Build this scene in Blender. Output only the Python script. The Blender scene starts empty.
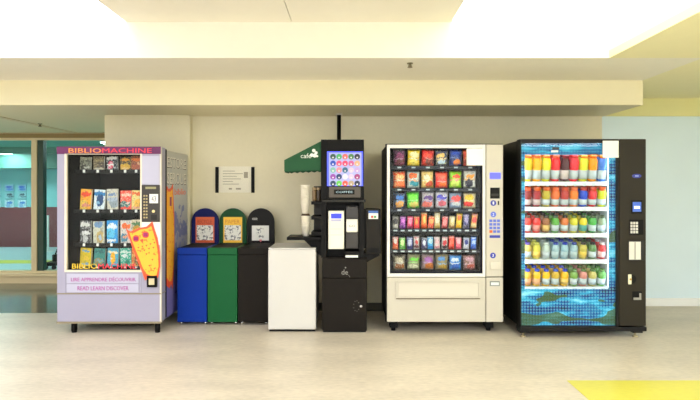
import bpy, bmesh, math, random
from mathutils import Vector, Matrix
random.seed(7)
SC = bpy.context.scene
COL = SC.collection
F, H, YH = 543.0, 1.36, 190.0          # focal length in px, eye height, horizon row

def X(px, d): return (px - 350.0) / F * d
def Z(py, d): return H + (YH - py) / F * d

# ------------------------------------------------------------------ materials
def lin(c):
    out = []
    for v in c[:3]:
        v = v / 255.0
        out.append(v / 12.92 if v <= 0.04045 else ((v + 0.055) / 1.055) ** 2.4)
    return (*out, 1.0)

MATS = {}
def new_mat(name):
    m = bpy.data.materials.new(name); m.use_nodes = True
    nt = m.node_tree
    return m, nt, nt.nodes['Principled BSDF']

def mat(name, c, rough=0.5, metal=0.0, noise=0.0, scale=8.0, bump=0.0, emit=None, estr=0.0, spec=0.5, coat=0.0):
    if name in MATS: return MATS[name]
    m, nt, p = new_mat(name)
    p.inputs['Base Color'].default_value = lin(c)
    p.inputs['Roughness'].default_value = rough
    p.inputs['Metallic'].default_value = metal
    p.inputs['Specular IOR Level'].default_value = spec
    p.inputs['Coat Weight'].default_value = coat
    tc = nt.nodes.new('ShaderNodeTexCoord')
    n = nt.nodes.new('ShaderNodeTexNoise'); n.inputs['Scale'].default_value = scale; n.inputs['Detail'].default_value = 4
    nt.links.new(tc.outputs['Object'], n.inputs['Vector'])
    if noise > 0:
        mx = nt.nodes.new('ShaderNodeMix'); mx.data_type = 'RGBA'
        a = lin([v * (1 - noise) for v in c]); b = lin([min(255, v * (1 + noise)) for v in c])
        mx.inputs[6].default_value = a; mx.inputs[7].default_value = b
        nt.links.new(n.outputs['Fac'], mx.inputs[0]); nt.links.new(mx.outputs[2], p.inputs['Base Color'])
    if bump > 0:
        bp = nt.nodes.new('ShaderNodeBump'); bp.inputs['Strength'].default_value = bump; bp.inputs['Distance'].default_value = 0.01
        nt.links.new(n.outputs['Fac'], bp.inputs['Height']); nt.links.new(bp.outputs['Normal'], p.inputs['Normal'])
    if emit:
        p.inputs['Emission Color'].default_value = lin(emit); p.inputs['Emission Strength'].default_value = estr
    MATS[name] = m
    return m

def glass_mat(name, tint=(255, 255, 255), gloss=0.05, rough=0.02):
    if name in MATS: return MATS[name]
    m = bpy.data.materials.new(name); m.use_nodes = True
    nt = m.node_tree; nt.nodes.clear()
    o = nt.nodes.new('ShaderNodeOutputMaterial'); mx = nt.nodes.new('ShaderNodeMixShader')
    t = nt.nodes.new('ShaderNodeBsdfTransparent'); g = nt.nodes.new('ShaderNodeBsdfGlossy')
    t.inputs['Color'].default_value = lin(tint); g.inputs['Roughness'].default_value = rough
    mx.inputs[0].default_value = gloss
    nt.links.new(t.outputs[0], mx.inputs[1]); nt.links.new(g.outputs[0], mx.inputs[2]); nt.links.new(mx.outputs[0], o.inputs[0])
    MATS[name] = m
    return m

def mth(nt, op, a, b=None):
    n = nt.nodes.new('ShaderNodeMath'); n.operation = op
    for i, v in enumerate((a, b)):
        if v is None: continue
        if isinstance(v, (int, float)): n.inputs[i].default_value = v
        else: nt.links.new(v, n.inputs[i])
    return n.outputs[0]

def mixc(nt, fac, a, b):
    n = nt.nodes.new('ShaderNodeMix'); n.data_type = 'RGBA'
    nt.links.new(fac, n.inputs[0])
    for i, v in ((6, a), (7, b)):
        if isinstance(v, tuple): n.inputs[i].default_value = v
        else: nt.links.new(v, n.inputs[i])
    return n.outputs[2]

def vivid(c, sat=1.32, dark=.96):
    g = sum(c) / 3
    return tuple(min(255, max(0, (g + (v - g) * sat) * dark)) for v in c)
def print_mat(name, c1, c2, c3, kind='bag', rough=0.35):
    """printed packaging: ground colour c1, a logo patch c2 in the upper part, a picture patch c3 in the lower part"""
    if name in MATS: return MATS[name]
    m, nt, p = new_mat(name)
    c1, c2, c3 = vivid(c1), vivid(c2), vivid(c3)
    tc = nt.nodes.new('ShaderNodeTexCoord'); sp = nt.nodes.new('ShaderNodeSeparateXYZ')
    nz = nt.nodes.new('ShaderNodeTexNoise'); nz.inputs['Scale'].default_value = 5.0
    nt.links.new(tc.outputs['Generated'], nz.inputs['Vector'])
    nt.links.new(tc.outputs['Generated'], sp.inputs[0])
    wob = mth(nt, 'MULTIPLY', mth(nt, 'SUBTRACT', nz.outputs['Fac'], 0.5), 0.35)
    x = mth(nt, 'ADD', sp.outputs['X'], wob); z = mth(nt, 'ADD', sp.outputs['Z'], wob)
    def blob(cx, cz, a, b):
        dx = mth(nt, 'POWER', mth(nt, 'ABSOLUTE', mth(nt, 'DIVIDE', mth(nt, 'SUBTRACT', x, cx), a)), 2.6)
        dz = mth(nt, 'POWER', mth(nt, 'ABSOLUTE', mth(nt, 'DIVIDE', mth(nt, 'SUBTRACT', z, cz), b)), 2.6)
        return mth(nt, 'LESS_THAN', mth(nt, 'ADD', dx, dz), 1.0)
    rn = random.Random(name)
    nz.noise_dimensions = '4D'; nz.inputs['W'].default_value = rn.uniform(0, 50)
    u = rn.uniform
    if kind == 'bag':
        f1, f2, f3 = blob(u(.42, .58), u(.60, .72), u(.28, .40), u(.10, .17)), blob(u(.36, .64), u(.22, .32), u(.26, .40), u(.13, .22)), blob(u(.3, .7), u(.4, .5), .5, .035)
    elif kind == 'book':
        f1, f2, f3 = blob(.5, u(.74, .88), u(.34, .6), u(.05, .14)), blob(u(.3, .7), u(.2, .5), u(.2, .5), u(.12, .3)), blob(u(.3, .7), u(.1, .6), u(.08, .5), u(.05, .1))
    else:
        f1, f2, f3 = blob(.5, u(.5, .68), u(.24, .4), u(.14, .26)), blob(.5, u(.12, .22), .45, u(.06, .13)), blob(.5, u(.8, .9), .5, .04)
    n5 = nt.nodes.new('ShaderNodeTexNoise'); n5.noise_dimensions = '4D'; n5.inputs['W'].default_value = u(0, 50); n5.inputs['Scale'].default_value = 11; n5.inputs['Detail'].default_value = 3
    nt.links.new(tc.outputs['Generated'], n5.inputs['Vector'])
    spk = mth(nt, 'MULTIPLY', mth(nt, 'GREATER_THAN', n5.outputs['Fac'], .57), .55)
    col = mixc(nt, f1, lin(c1), lin(c2)); col = mixc(nt, f2, col, lin(c3)); col = mixc(nt, f3, col, lin([min(255, v * .5 + 110) for v in c2]))
    col = mixc(nt, spk, col, lin([v * .45 for v in c3]) if sum(c1) > 380 else lin([min(255, v * 1.2 + 40) for v in c2]))
    nt.links.new(col, p.inputs['Base Color']); p.inputs['Roughness'].default_value = rough
    MATS[name] = m
    return m

def emit_mat(name, c, s):
    if name in MATS: return MATS[name]
    m = bpy.data.materials.new(name); m.use_nodes = True
    nt = m.node_tree; nt.nodes.clear()
    o = nt.nodes.new('ShaderNodeOutputMaterial'); e = nt.nodes.new('ShaderNodeEmission')
    e.inputs[0].default_value = lin(c); e.inputs[1].default_value = s
    nt.links.new(e.outputs[0], o.inputs[0]); MATS[name] = m
    return m

def floor_mat(name, c, rough, var):
    m, nt, p = new_mat(name)
    tc = nt.nodes.new('ShaderNodeTexCoord')
    n1 = nt.nodes.new('ShaderNodeTexNoise'); n1.inputs['Scale'].default_value = 1.3; n1.inputs['Detail'].default_value = 6
    n2 = nt.nodes.new('ShaderNodeTexNoise'); n2.inputs['Scale'].default_value = 18; n2.inputs['Detail'].default_value = 5
    mp = nt.nodes.new('ShaderNodeMapping'); mp.inputs['Scale'].default_value = (1, 2.6, 1)
    nt.links.new(tc.outputs['Object'], mp.inputs[0])
    nt.links.new(mp.outputs[0], n1.inputs['Vector']); nt.links.new(mp.outputs[0], n2.inputs['Vector'])
    s = mth(nt, 'ADD', mth(nt, 'MULTIPLY', n1.outputs['Fac'], 0.55), mth(nt, 'MULTIPLY', n2.outputs['Fac'], 0.45))
    r = nt.nodes.new('ShaderNodeValToRGB')
    r.color_ramp.elements[0].position = 0.32; r.color_ramp.elements[1].position = 0.68
    r.color_ramp.elements[0].color = lin([v * (1 - var) for v in c]); r.color_ramp.elements[1].color = lin([min(255, v * (1 + var * .6)) for v in c])
    nt.links.new(s, r.inputs[0]); nt.links.new(r.outputs[0], p.inputs['Base Color'])
    p.inputs['Roughness'].default_value = rough; p.inputs['Specular IOR Level'].default_value = .35
    return m

def sketch_mat(name, c, ink, sc=55, th=.56):
    m, nt, p = new_mat(name)
    tc = nt.nodes.new('ShaderNodeTexCoord'); n = nt.nodes.new('ShaderNodeTexNoise'); n.inputs['Scale'].default_value = sc; n.inputs['Detail'].default_value = 3
    nt.links.new(tc.outputs['Object'], n.inputs['Vector'])
    nt.links.new(mixc(nt, mth(nt, 'GREATER_THAN', n.outputs['Fac'], th), lin(c), lin(ink)), p.inputs['Base Color']); p.inputs['Roughness'].default_value = .6
    return m
def water_mat(name):
    """blue water photograph printed as a grid of dots, with olive weed patches"""
    m, nt, p = new_mat(name)
    tc = nt.nodes.new('ShaderNodeTexCoord')
    mp = nt.nodes.new('ShaderNodeMapping'); mp.inputs['Scale'].default_value = (1.7, 1.7, 6.5)
    n = nt.nodes.new('ShaderNodeTexNoise'); n.inputs['Scale'].default_value = 1.6; n.inputs['Detail'].default_value = 5; n.inputs['Roughness'].default_value = .62
    nt.links.new(tc.outputs['Object'], mp.inputs[0]); nt.links.new(mp.outputs[0], n.inputs['Vector'])
    r = nt.nodes.new('ShaderNodeValToRGB'); e = r.color_ramp.elements
    e[0].position, e[0].color = .34, lin((2, 16, 60)); e[1].position, e[1].color = .68, lin((150, 218, 236))
    for pos, c in ((.43, (0, 48, 120)), (.50, (0, 92, 152)), (.57, (30, 152, 196))):
        k = e.new(pos); k.color = lin(c)
    nt.links.new(n.outputs['Fac'], r.inputs[0])
    n2 = nt.nodes.new('ShaderNodeTexNoise'); n2.inputs['Scale'].default_value = 1.0; n2.inputs['Detail'].default_value = 2
    mp2 = nt.nodes.new('ShaderNodeMapping'); mp2.inputs['Scale'].default_value = (1.7, 1.7, 6.0); mp2.inputs['Location'].default_value = (3.1, 0, 1.7)
    nt.links.new(tc.outputs['Object'], mp2.inputs[0]); nt.links.new(mp2.outputs[0], n2.inputs['Vector'])
    weed = mth(nt, 'MULTIPLY', mth(nt, 'GREATER_THAN', n2.outputs['Fac'], .56), .85)
    c = mixc(nt, weed, r.outputs[0], lin((62, 84, 10)))
    sp = nt.nodes.new('ShaderNodeSeparateXYZ'); nt.links.new(tc.outputs['Object'], sp.inputs[0])
    def cell(o): return mth(nt, 'SUBTRACT', mth(nt, 'FRACT', mth(nt, 'MULTIPLY', o, 1 / .027)), .5)
    d = mth(nt, 'SQRT', mth(nt, 'ADD', mth(nt, 'POWER', cell(sp.outputs['X']), 2.0), mth(nt, 'POWER', cell(sp.outputs['Z']), 2.0)))
    dot = mth(nt, 'MULTIPLY', mth(nt, 'MULTIPLY', mth(nt, 'LESS_THAN', d, .36), .3), mth(nt, 'SUBTRACT', 1.0, weed))
    c = mixc(nt, dot, c, lin((120, 216, 246)))
    nt.links.new(c, p.inputs['Base Color']); nt.links.new(c, p.inputs['Emission Color'])
    p.inputs['Emission Strength'].default_value = .2          # the graphic is lit from behind
    p.inputs['Roughness'].default_value = .4; p.inputs['Specular IOR Level'].default_value = .1
    return m

# ------------------------------------------------------------------ mesh builder
class MB:
    def __init__(s): s.bm = bmesh.new()
    def _mi(s, faces, mi):
        for f in faces: f.material_index = mi
    def box(s, x0, x1, y0, y1, z0, z1, bev=0.0, mi=0, seg=2):
        if x1 < x0: x0, x1 = x1, x0
        if z1 < z0: z0, z1 = z1, z0
        tmp = bmesh.new()
        r = bmesh.ops.create_cube(tmp, size=1.0)
        for v in r['verts']:
            v.co = Vector(((x0 + x1) / 2 + v.co.x * (x1 - x0), (y0 + y1) / 2 + v.co.y * (y1 - y0), (z0 + z1) / 2 + v.co.z * (z1 - z0)))
        if bev > 0:
            bmesh.ops.bevel(tmp, geom=list(tmp.edges), offset=bev, segments=seg, affect='EDGES', profile=.5)
        s._merge(tmp, mi); return s
    def _merge(s, tmp, mi=0, mtx=None):
        vm = {}
        for v in tmp.verts: vm[v] = s.bm.verts.new(mtx @ v.co if mtx else v.co)
        for f in tmp.faces:
            try:
                g = s.bm.faces.new([vm[v] for v in f.verts]); g.material_index = mi; g.smooth = f.smooth
            except ValueError: pass
        tmp.free()
    def cyl(s, p0, p1, r0, r1=None, seg=16, mi=0, smooth=True):
        p0, p1 = Vector(p0), Vector(p1); r1 = r0 if r1 is None else r1
        d = p1 - p0; tmp = bmesh.new()
        bmesh.ops.create_cone(tmp, cap_ends=True, segments=seg, radius1=r0, radius2=r1, depth=d.length)
        for f in tmp.faces: f.smooth = smooth and len(f.verts) == 4
        q = Vector((0, 0, 1)).rotation_difference(d.normalized()).to_matrix().to_4x4()
        s._merge(tmp, mi, Matrix.Translation((p0 + p1) / 2) @ q); return s
    def lathe(s, prof, cx=0, cy=0, seg=20, mi=0):
        rings = []
        for r, z in prof:
            rings.append([s.bm.verts.new((cx + r * math.cos(2 * math.pi * k / seg), cy + r * math.sin(2 * math.pi * k / seg), z)) for k in range(seg)])
        for a, b in zip(rings, rings[1:]):
            for k in range(seg):
                f = s.bm.faces.new((a[k], a[(k + 1) % seg], b[(k + 1) % seg], b[k])); f.material_index = mi; f.smooth = True
        f = s.bm.faces.new(list(reversed(rings[0]))); f.material_index = mi
        f = s.bm.faces.new(rings[-1]); f.material_index = mi
        return s
    def prism(s, poly, y0, y1, mi=0):                       # outline in x,z extruded along y
        if sum(a[0] * b[1] - b[0] * a[1] for a, b in zip(poly, poly[1:] + poly[:1])) < 0: poly = poly[::-1]
        a = [s.bm.verts.new((x, y0, z)) for x, z in poly]; b = [s.bm.verts.new((x, y1, z)) for x, z in poly]
        n = len(poly); fs = [s.bm.faces.new(a), s.bm.faces.new(list(reversed(b)))]
        for k in range(n): fs.append(s.bm.faces.new((a[(k + 1) % n], a[k], b[k], b[(k + 1) % n])))
        s._mi(fs, mi); return s
    def prism_x(s, poly, x0, x1, mi=0):                     # outline in y,z extruded along x
        if sum(a[0] * b[1] - b[0] * a[1] for a, b in zip(poly, poly[1:] + poly[:1])) < 0: poly = poly[::-1]
        a = [s.bm.verts.new((x1, y, z)) for y, z in poly]; b = [s.bm.verts.new((x0, y, z)) for y, z in poly]
        n = len(poly); fs = [s.bm.faces.new(a), s.bm.faces.new(list(reversed(b)))]
        for k in range(n): fs.append(s.bm.faces.new((a[(k + 1) % n], a[k], b[k], b[(k + 1) % n])))
        s._mi(fs, mi); return s
    def frame(s, x0, x1, z0, z1, a0, a1, c0, c1, y0, y1, bev=0.0, mi=0):
        """a board x0..x1, z0..z1 with the opening a0..a1, c0..c1"""
        s.box(x0, a0, y0, y1, z0, z1, bev, mi); s.box(a1, x1, y0, y1, z0, z1, bev, mi)
        s.box(a0, a1, y0, y1, z0, c0, bev, mi); s.box(a0, a1, y0, y1, c1, z1, bev, mi); return s
    def build(s, name, mats, parent=None):
        me = bpy.data.meshes.new(name)
        org = Vector((0, 0, 0)); q = parent
        while q is not None: org += Vector(q.location); q = q.parent
        bmesh.ops.translate(s.bm, verts=list(s.bm.verts), vec=-org)
        bmesh.ops.recalc_face_normals(s.bm, faces=list(s.bm.faces))
        s.bm.to_mesh(me); s.bm.free()
        for m in (mats if isinstance(mats, (list, tuple)) else [mats]): me.materials.append(m)
        o = bpy.data.objects.new(name, me); COL.objects.link(o)
        if parent is not None: o.parent = parent
        return o

def thing(name, label, cat, loc, group=None):
    o = bpy.data.objects.new(name, None); COL.objects.link(o); o.location = loc; o.empty_display_size = .1
    return tag(o, label, cat, group)
def tag(o, label, cat, group=None):
    o['label'] = label; o['category'] = cat
    if group: o['group'] = group
    return o
def struct(name, mb, m):
    o = mb.build(name, m); o['kind'] = 'structure'; return o
def box(x0, x1, y0, y1, z0, z1, bev=0.0): return MB().box(x0, x1, y0, y1, z0, z1, bev)

def text(name, body, m, x0, x1, z0, z1, y, parent, side=None, ext=.0015):
    """lettering fitted into x0..x1, z0..z1 at depth y facing the viewer; side=x puts it on a face looking along +x (x0,x1 are then depths)"""
    cu = bpy.data.curves.new('lettering', 'FONT'); cu.body = body; cu.extrude = ext; cu.resolution_u = 2
    to = bpy.data.objects.new('lettering', cu); COL.objects.link(to)
    dg = bpy.context.evaluated_depsgraph_get(); dg.update()
    me = bpy.data.meshes.new_from_object(to.evaluated_get(dg)); bpy.data.objects.remove(to); bpy.data.curves.remove(cu)
    xs = [v.co.x for v in me.vertices]; ys = [v.co.y for v in me.vertices]
    sx = (x1 - x0) / (max(xs) - min(xs)); sy = (z1 - z0) / (max(ys) - min(ys)); mx, my = min(xs), min(ys)
    org = Vector((0, 0, 0)); q = parent
    while q is not None: org += Vector(q.location); q = q.parent
    for v in me.vertices:
        a, b, c = x0 + (v.co.x - mx) * sx, z0 + (v.co.y - my) * sy, v.co.z
        v.co = (Vector((side + c + ext, a, b)) if side is not None else Vector((a, y - c - ext, b))) - org
    me.materials.clear(); me.materials.append(m); me.name = name
    o = bpy.data.objects.new(name, me); COL.objects.link(o)
    if parent is not None: o.parent = parent
    return o

def copy_tree(o, parent=None):
    c = o.copy(); COL.objects.link(c)
    if parent is not None: c.parent = parent
    for ch in list(o.children): copy_tree(ch, c)
    return c

# ------------------------------------------------------------------ palette
M_wall = mat('cream wall paint', (222, 215, 184), .55, noise=.015, scale=30)
M_col = mat('cream column paint', (220, 212, 178), .5, noise=.015, scale=30)
M_ceil = mat('cream ceiling paint', (236, 232, 216), .6, noise=.01)
M_bulk = mat('bulkhead paint', (230, 222, 186), .55, noise=.01)
M_band = mat('yellow wall paint', (226, 222, 158), .6, noise=.01)
M_blue = mat('pale blue wall panel', (218, 238, 246), .25, noise=.012, scale=3)
M_white = mat('white trim', (236, 238, 236), .35)
M_base = mat('dark baseboard', (70, 66, 50), .5)
M_cream = mat('cream window frame', (222, 204, 162), .45)
M_floor = floor_mat('beige linoleum', (210, 199, 180), .38, .10)
M_floor2 = floor_mat('dark grey alcove floor', (120, 114, 98), .14, .06)
M_yel = floor_mat('yellow floor vinyl', (214, 206, 82), .35, .04)
M_black = mat('black plastic', (11, 10, 9), .45, spec=.15)
M_blackm = mat('matt black', (9, 9, 9), .6, spec=.2)
M_cabblk = mat('brown black laminate', (27, 23, 19), .45, noise=.06, scale=20, spec=.12)
M_dkgrey = mat('dark grey plastic', (42, 41, 38), .45, spec=.2)
M_chrome = mat('chrome', (210, 210, 210), .2, metal=1)
M_glass = glass_mat('clear machine glass', (250, 252, 252), .015)
M_wglass = glass_mat('greenish window glass', (224, 240, 236), .02)
M_paper = mat('white paper', (238, 238, 230), .7)
M_offw = mat('off white plastic', (232, 228, 214), .4)

# ------------------------------------------------------------------ the room
WY = 6.12           # cream wall
ZC, ZB = 2.43, 2.19 # ceiling, underside of the bulkhead
XL, XR, YN = -9.0, 6.5, -4.5
struct('floor', MB().box(XL, XR, YN, 6.0, -.1, 0).box(-2.72, XR, 6.0, 6.6, -.1, 0), M_floor)
struct('floor_alcove', box(XL, -2.72, 6.0, 7.92, -.1, 0), M_floor2)  # alcove floor slab, darker and glossier than the main floor
tag(box(X(567, 3.87), XR - .3, 2.6, 3.87, .0003, .003).build('floor_marking', M_yel), 'bright yellow vinyl strip laid on the beige floor', 'floor marking')
struct('wall_back', box(-2.72, 2.84, WY, 6.55, 0, ZB + .1), M_wall)
struct('column', box(-2.72, X(190, 6.02), 6.02, WY, 0, ZB), M_col)
struct('baseboard_back', box(X(190, 6.02), 2.84, WY - .012, WY, 0, .09), M_base)
struct('wall_back_right', box(2.84, XR, 6.37, 6.6, 0, ZC + .1), M_blue)
struct('trim_1', box(2.84, XR, 6.34, 6.37, Z(116, 6.34), ZC), M_band)
struct('baseboard_right', box(2.84, XR, 6.35, 6.37, 0, .094, .004), M_white)
struct('wall_alcove_side', box(-2.72, -2.6, 6.55, 8.0, 0, ZB + .1), M_wall)
struct('wall_left', box(XL - .1, XL, YN, 14, 0, ZC + .4), M_white)
struct('wall_front', box(XL, XR, YN - .1, YN, 0, ZC + .4), M_white)
struct('wall_right', box(XR, XR + .1, YN, 6.6, 0, ZC + .4), M_white)
# ceiling with the long light well
WX0, WX1, WY0, WY1, WZ = -7.5, 2.1, .5, 4.4, 2.72
c = MB().box(XL, 2.86, WY1, 6.6, ZC, ZC + .06).box(XL, XR, YN, WY0, ZC, ZC + .06)
c.box(XL, WX0, WY0, WY1, ZC, ZC + .06)
struct('ceiling', c, M_ceil)
struct('ceiling_right', MB().box(WX1, XR, WY0, WY1, ZC, ZC + .06).box(2.86, XR, WY1, 6.6, ZC, ZC + .06), mat('pale yellow ceiling tone', (238, 232, 186), .6, noise=.01))  # right part of the ceiling, in a yellower tone than the rest
w = MB().box(WX0, WX1, WY1, WY1 + .05, ZC + .06, WZ + .06).box(WX0, WX1, WY0 - .05, WY0, ZC + .06, WZ + .06)
w.box(WX0 - .05, WX0, WY0, WY1, ZC + .06, WZ + .06).box(WX1, WX1 + .05, WY0, WY1, ZC + .06, WZ + .06)
w.box(-1.81, -.475, WY0, WY1, WZ, WZ + .06).box(-.469, .82, WY0, WY1, WZ, WZ + .06)
struct('ceiling_light_well', w, M_ceil)
struct('ceiling_bulkhead', box(XL, 2.86, 5.3, 6.6, ZB, ZC), M_bulk)
struct('ceiling_alcove', box(XL, -2.6, 6.6, 8.0, ZB, ZC), M_bulk)
LAMP = 2.7; FILL = 7.6
M_lampL = emit_mat('warm white luminous panel', (244, 242, 248), LAMP)
M_lampR = emit_mat('white luminous panel', (250, 250, 222), LAMP * 1.35)
for (a, b, m, lab) in ((WX0, -1.81, M_lampL, 'large luminous panel filling the left end of the ceiling light well'),
                       (.82, WX1, M_lampR, 'large luminous panel filling the right end of the ceiling light well')):
    t = thing('ceiling_light', lab, 'ceiling light', ((a + b) / 2, 2.4, WZ), 'luminous panels in the light well')
    MB().box(a + .01, b - .01, WY0 + .01, WY1 - .01, WZ + .005, WZ + .02).build('diffuser', m, t)
    MB().box(a, b, WY0, WY1, WZ + .025, WZ + .06).build('housing', M_white, t)

for k, xx in enumerate((-6.2, -3.4, -.6, 2.2, 5.0)):  # unseen panels behind the viewer, added for frontal fill light
    t = thing('ceiling_light', 'added unseen fill panel on the ceiling behind the viewer, %s' % ('first from the left', 'second from the left', 'middle one', 'second from the right', 'first from the right')[k], 'ceiling light', (xx, -1.6, ZC), 'added fill panels behind the viewer')
    MB().box(xx - .95, xx + .95, -3.2, .1, ZC - .012, ZC - .004).build('diffuser', emit_mat('fill lamp right' if k > 2 else 'fill lamp', (240, 244, 252), FILL * (1.5 if k > 2 else .95)), t)
    MB().box(xx - 1, xx + 1, -3.25, .15, ZC - .004, ZC).build('housing', M_white, t)
def sprinkler(x, y, z, lab):
    t = thing('fire_sprinkler', lab, 'sprinkler', (x, y, z), 'ceiling sprinklers')
    MB().lathe([(.024, z - .006), (.027, z)], x, y).build('escutcheon', mat('brass grey', (128, 118, 88), .4, metal=.5), t)
    b = MB().cyl((x, y, z - .03), (x, y, z - .004), .007).cyl((x - .011, y, z - .034), (x - .011, y, z - .014), .003, seg=8).cyl((x + .011, y, z - .034), (x + .011, y, z - .014), .003, seg=8)
    b.build('sprinkler_body', mat('brass grey', (128, 118, 88)), t)
    MB().lathe([(.020, z - .038), (.022, z - .033)], x, y).build('deflector', mat('brass grey', (128, 118, 88)), t)
sprinkler(X(410, 4.58), 4.58, ZC, 'small sprinkler head in the main ceiling above the snack machine')
sprinkler(X(40, 6.8), 6.8, ZB, 'small sprinkler head in the lowered ceiling by the windows')
struct('ceiling_strip', box(-4.02, -3.94, 5.5, 7.85, ZB - .008, ZB), M_cream)  # pale strip along the underside of the lowered ceiling

# windows on the left
GY = 7.9
def wx(px): return X(px, GY)
zb, zt = Z(271, GY), Z(140, GY)
struct('wall_back_left', MB().box(XL, -2.6, GY, GY + .16, 0, zb - .05).box(XL, -2.6, GY, GY + .16, zt + .05, ZB), M_cream)
struct('trim_3', box(XL, -2.72, GY - .05, GY + .02, zb - .075, zb - .03, .006), M_cream)
struct('trim_4', box(XL, -2.72, GY - .02, GY + .0, zt + .03, zt + .09), mat('brown header', (150, 128, 80), .5))
M_dgreen = mat('dark green frame', (38, 66, 54), .4)
for n, (a, b, mf) in enumerate(((-7.0, wx(33.5), M_cream), (wx(33.5), -2.72, M_cream)), 1):
    t = bpy.data.objects.new('window_%d' % n, None); COL.objects.link(t); t.location = (a, GY, zb); t['kind'] = 'structure'
    l = wx(36.2) - wx(33.5)
    MB().frame(a, b, zb - .05, zt + .05, a + l, b - l, zb, zt, GY + .01, GY + .14).build('window_frame', mf, t)
    if n == 2:
        box(a + l, a + l + .085, GY + .03, GY + .12, zb, zt).build('side_jamb', M_dgreen, t)
    box(a + l - .01, b - l + .01, GY + .07, GY + .076, zb - .01, zt + .01).build('pane', M_wglass, t)
# the room behind the windows
BY = 12.97
struct('floor_back_room', box(XL, -2.0, GY + .16, BY, -.1, 0), floor_mat('pale blue floor', (196, 226, 232), .3, .03))
struct('wall_back_room', box(XL, -2.0, BY, BY + .1, 0, 2.5), mat('teal wall', (140, 200, 206), .6, noise=.03))
struct('trim_5', box(XL, -2.0, BY - .02, BY, 0, Z(207, BY)), mat('maroon wainscot', (124, 52, 60), .5, noise=.05))
struct('ceiling_back_room', box(XL, -2.0, GY + .16, BY, 2.22, 2.3), mat('teal ceiling', (98, 158, 146), .6))
struct('trim_6', MB().box(XL, -2.0, 12.4, BY, 1.86, 2.22).box(XL, -2.0, 10.9, 11.2, 2.1, 2.22), mat('teal beam', (84, 132, 122), .6))
struct('wall_back_room_side', box(-2.1, -2.0, 8.06, BY, 0, 2.22), mat('teal wall', (140, 200, 206)))
tag(box(XL, -2.1, Z_ := 10.05, 10.5, .0005, .004).build('floor_stripe', mat('yellow tape', (226, 218, 60), .4)), 'yellow stripe across the pale floor seen through the windows', 'floor stripe')
lamp_m = emit_mat('back room lamp', (238, 252, 255), 48.0)
for k, (x, y, lab) in enumerate(((X(2, 12.0), 12.0, 'round ceiling lamp glowing behind the left window'), (-6.6, 9.6, 'round ceiling lamp over the room behind the windows, left'), (-4.1, 9.6, 'round ceiling lamp over the room behind the windows, right'))):
    t = thing('round_ceiling_lamp', lab, 'ceiling lamp', (x, y, 2.22), 'lamps behind the windows')
    zz = 2.22
    MB().lathe([(.30, zz - .03), (.30, zz)], x, y, 28).build('housing', M_white, t)
    MB().lathe([(.20, zz - .06), (.28, zz - .03)], x, y, 28).build('diffuser', lamp_m, t)
pc = [(0, 'left'), (1, 'middle'), (2, 'right')]
pm = [print_mat('notice blue', (170, 205, 232), (70, 110, 190), (96, 140, 205), 'bag'),
      print_mat('notice dark', (176, 214, 222), (60, 84, 96), (110, 140, 150), 'bag'),
      print_mat('notice pale', (214, 232, 244), (90, 140, 205), (160, 190, 225), 'bag')]
for ci, (pxa, pxb) in enumerate(((-8, 1.5), (5.6, 14.6), (18.5, 27.0))):
    for ri, (ya, yb) in enumerate(((184.5, 191), (192.5, 198.5), (200, 207.4))):
        o = box(X(pxa, BY), X(pxb, BY), BY - .012 - .02, BY - .02, Z(yb, BY) , Z(ya, BY)).build('notice', pm[ri])
        tag(o, '%s on the teal wall, %s one of its row' % (('blue notice in the top row', 'grey notice in the middle row', 'pale notice in the bottom row')[ri], pc[ci][1]), 'notice', 'notices on the teal wall')
px_ = X(48, 12.0)
t = thing('white_post', 'thin white post standing on the pale floor behind the right window', 'post', (px_, 12.0, 0))
MB().cyl((px_, 12, .012), (px_, 12, .80), .022).build('pole', M_white, t)
MB().lathe([(.12, .0), (.11, .012)], px_, 12).build('base', M_white, t)
cx = X(53, 9.4)
t = thing('low_cart', 'small black low cart on the pale floor behind the right window', 'cart', (cx, 9.4, 0))
MB().box(cx - .09, cx + .11, 9.25, 9.55, .06, .12, .01).build('deck', M_black, t)
for dx in (-.06, .08): MB().cyl((cx + dx, 9.27, .035), (cx + dx, 9.30, .035), .035).build('wheel', M_blackm, t)
MB().box(cx - .02, cx + .06, 9.4, 9.52, .12, .24, .012).build('motor_box', M_black, t)
MB().cyl((cx + .02, 9.44, .24), (cx + .02, 9.5, .32), .012).build('handle', M_black, t)

# ------------------------------------------------------------------ book vending machine
D = 5.15
def bx(px): return X(px, D)
def bz(py): return Z(py, D)
M_lav = mat('lavender grey enamel', (160, 157, 176), .45, noise=.01, spec=.3)
M_bsteel = mat('pale metal edge', (214, 206, 190), .35)
M_plum = mat('plum banner', (94, 10, 78), .4)
x0, x1 = bx(57), bx(161); z0, z1 = bz(322), bz(147); yb = 6.0
BM = thing('book_vending_machine', 'lavender book vending machine with plum banner and orange owl, left end of the row', 'vending machine', ((x0 + x1) / 2, D, 0))
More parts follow.
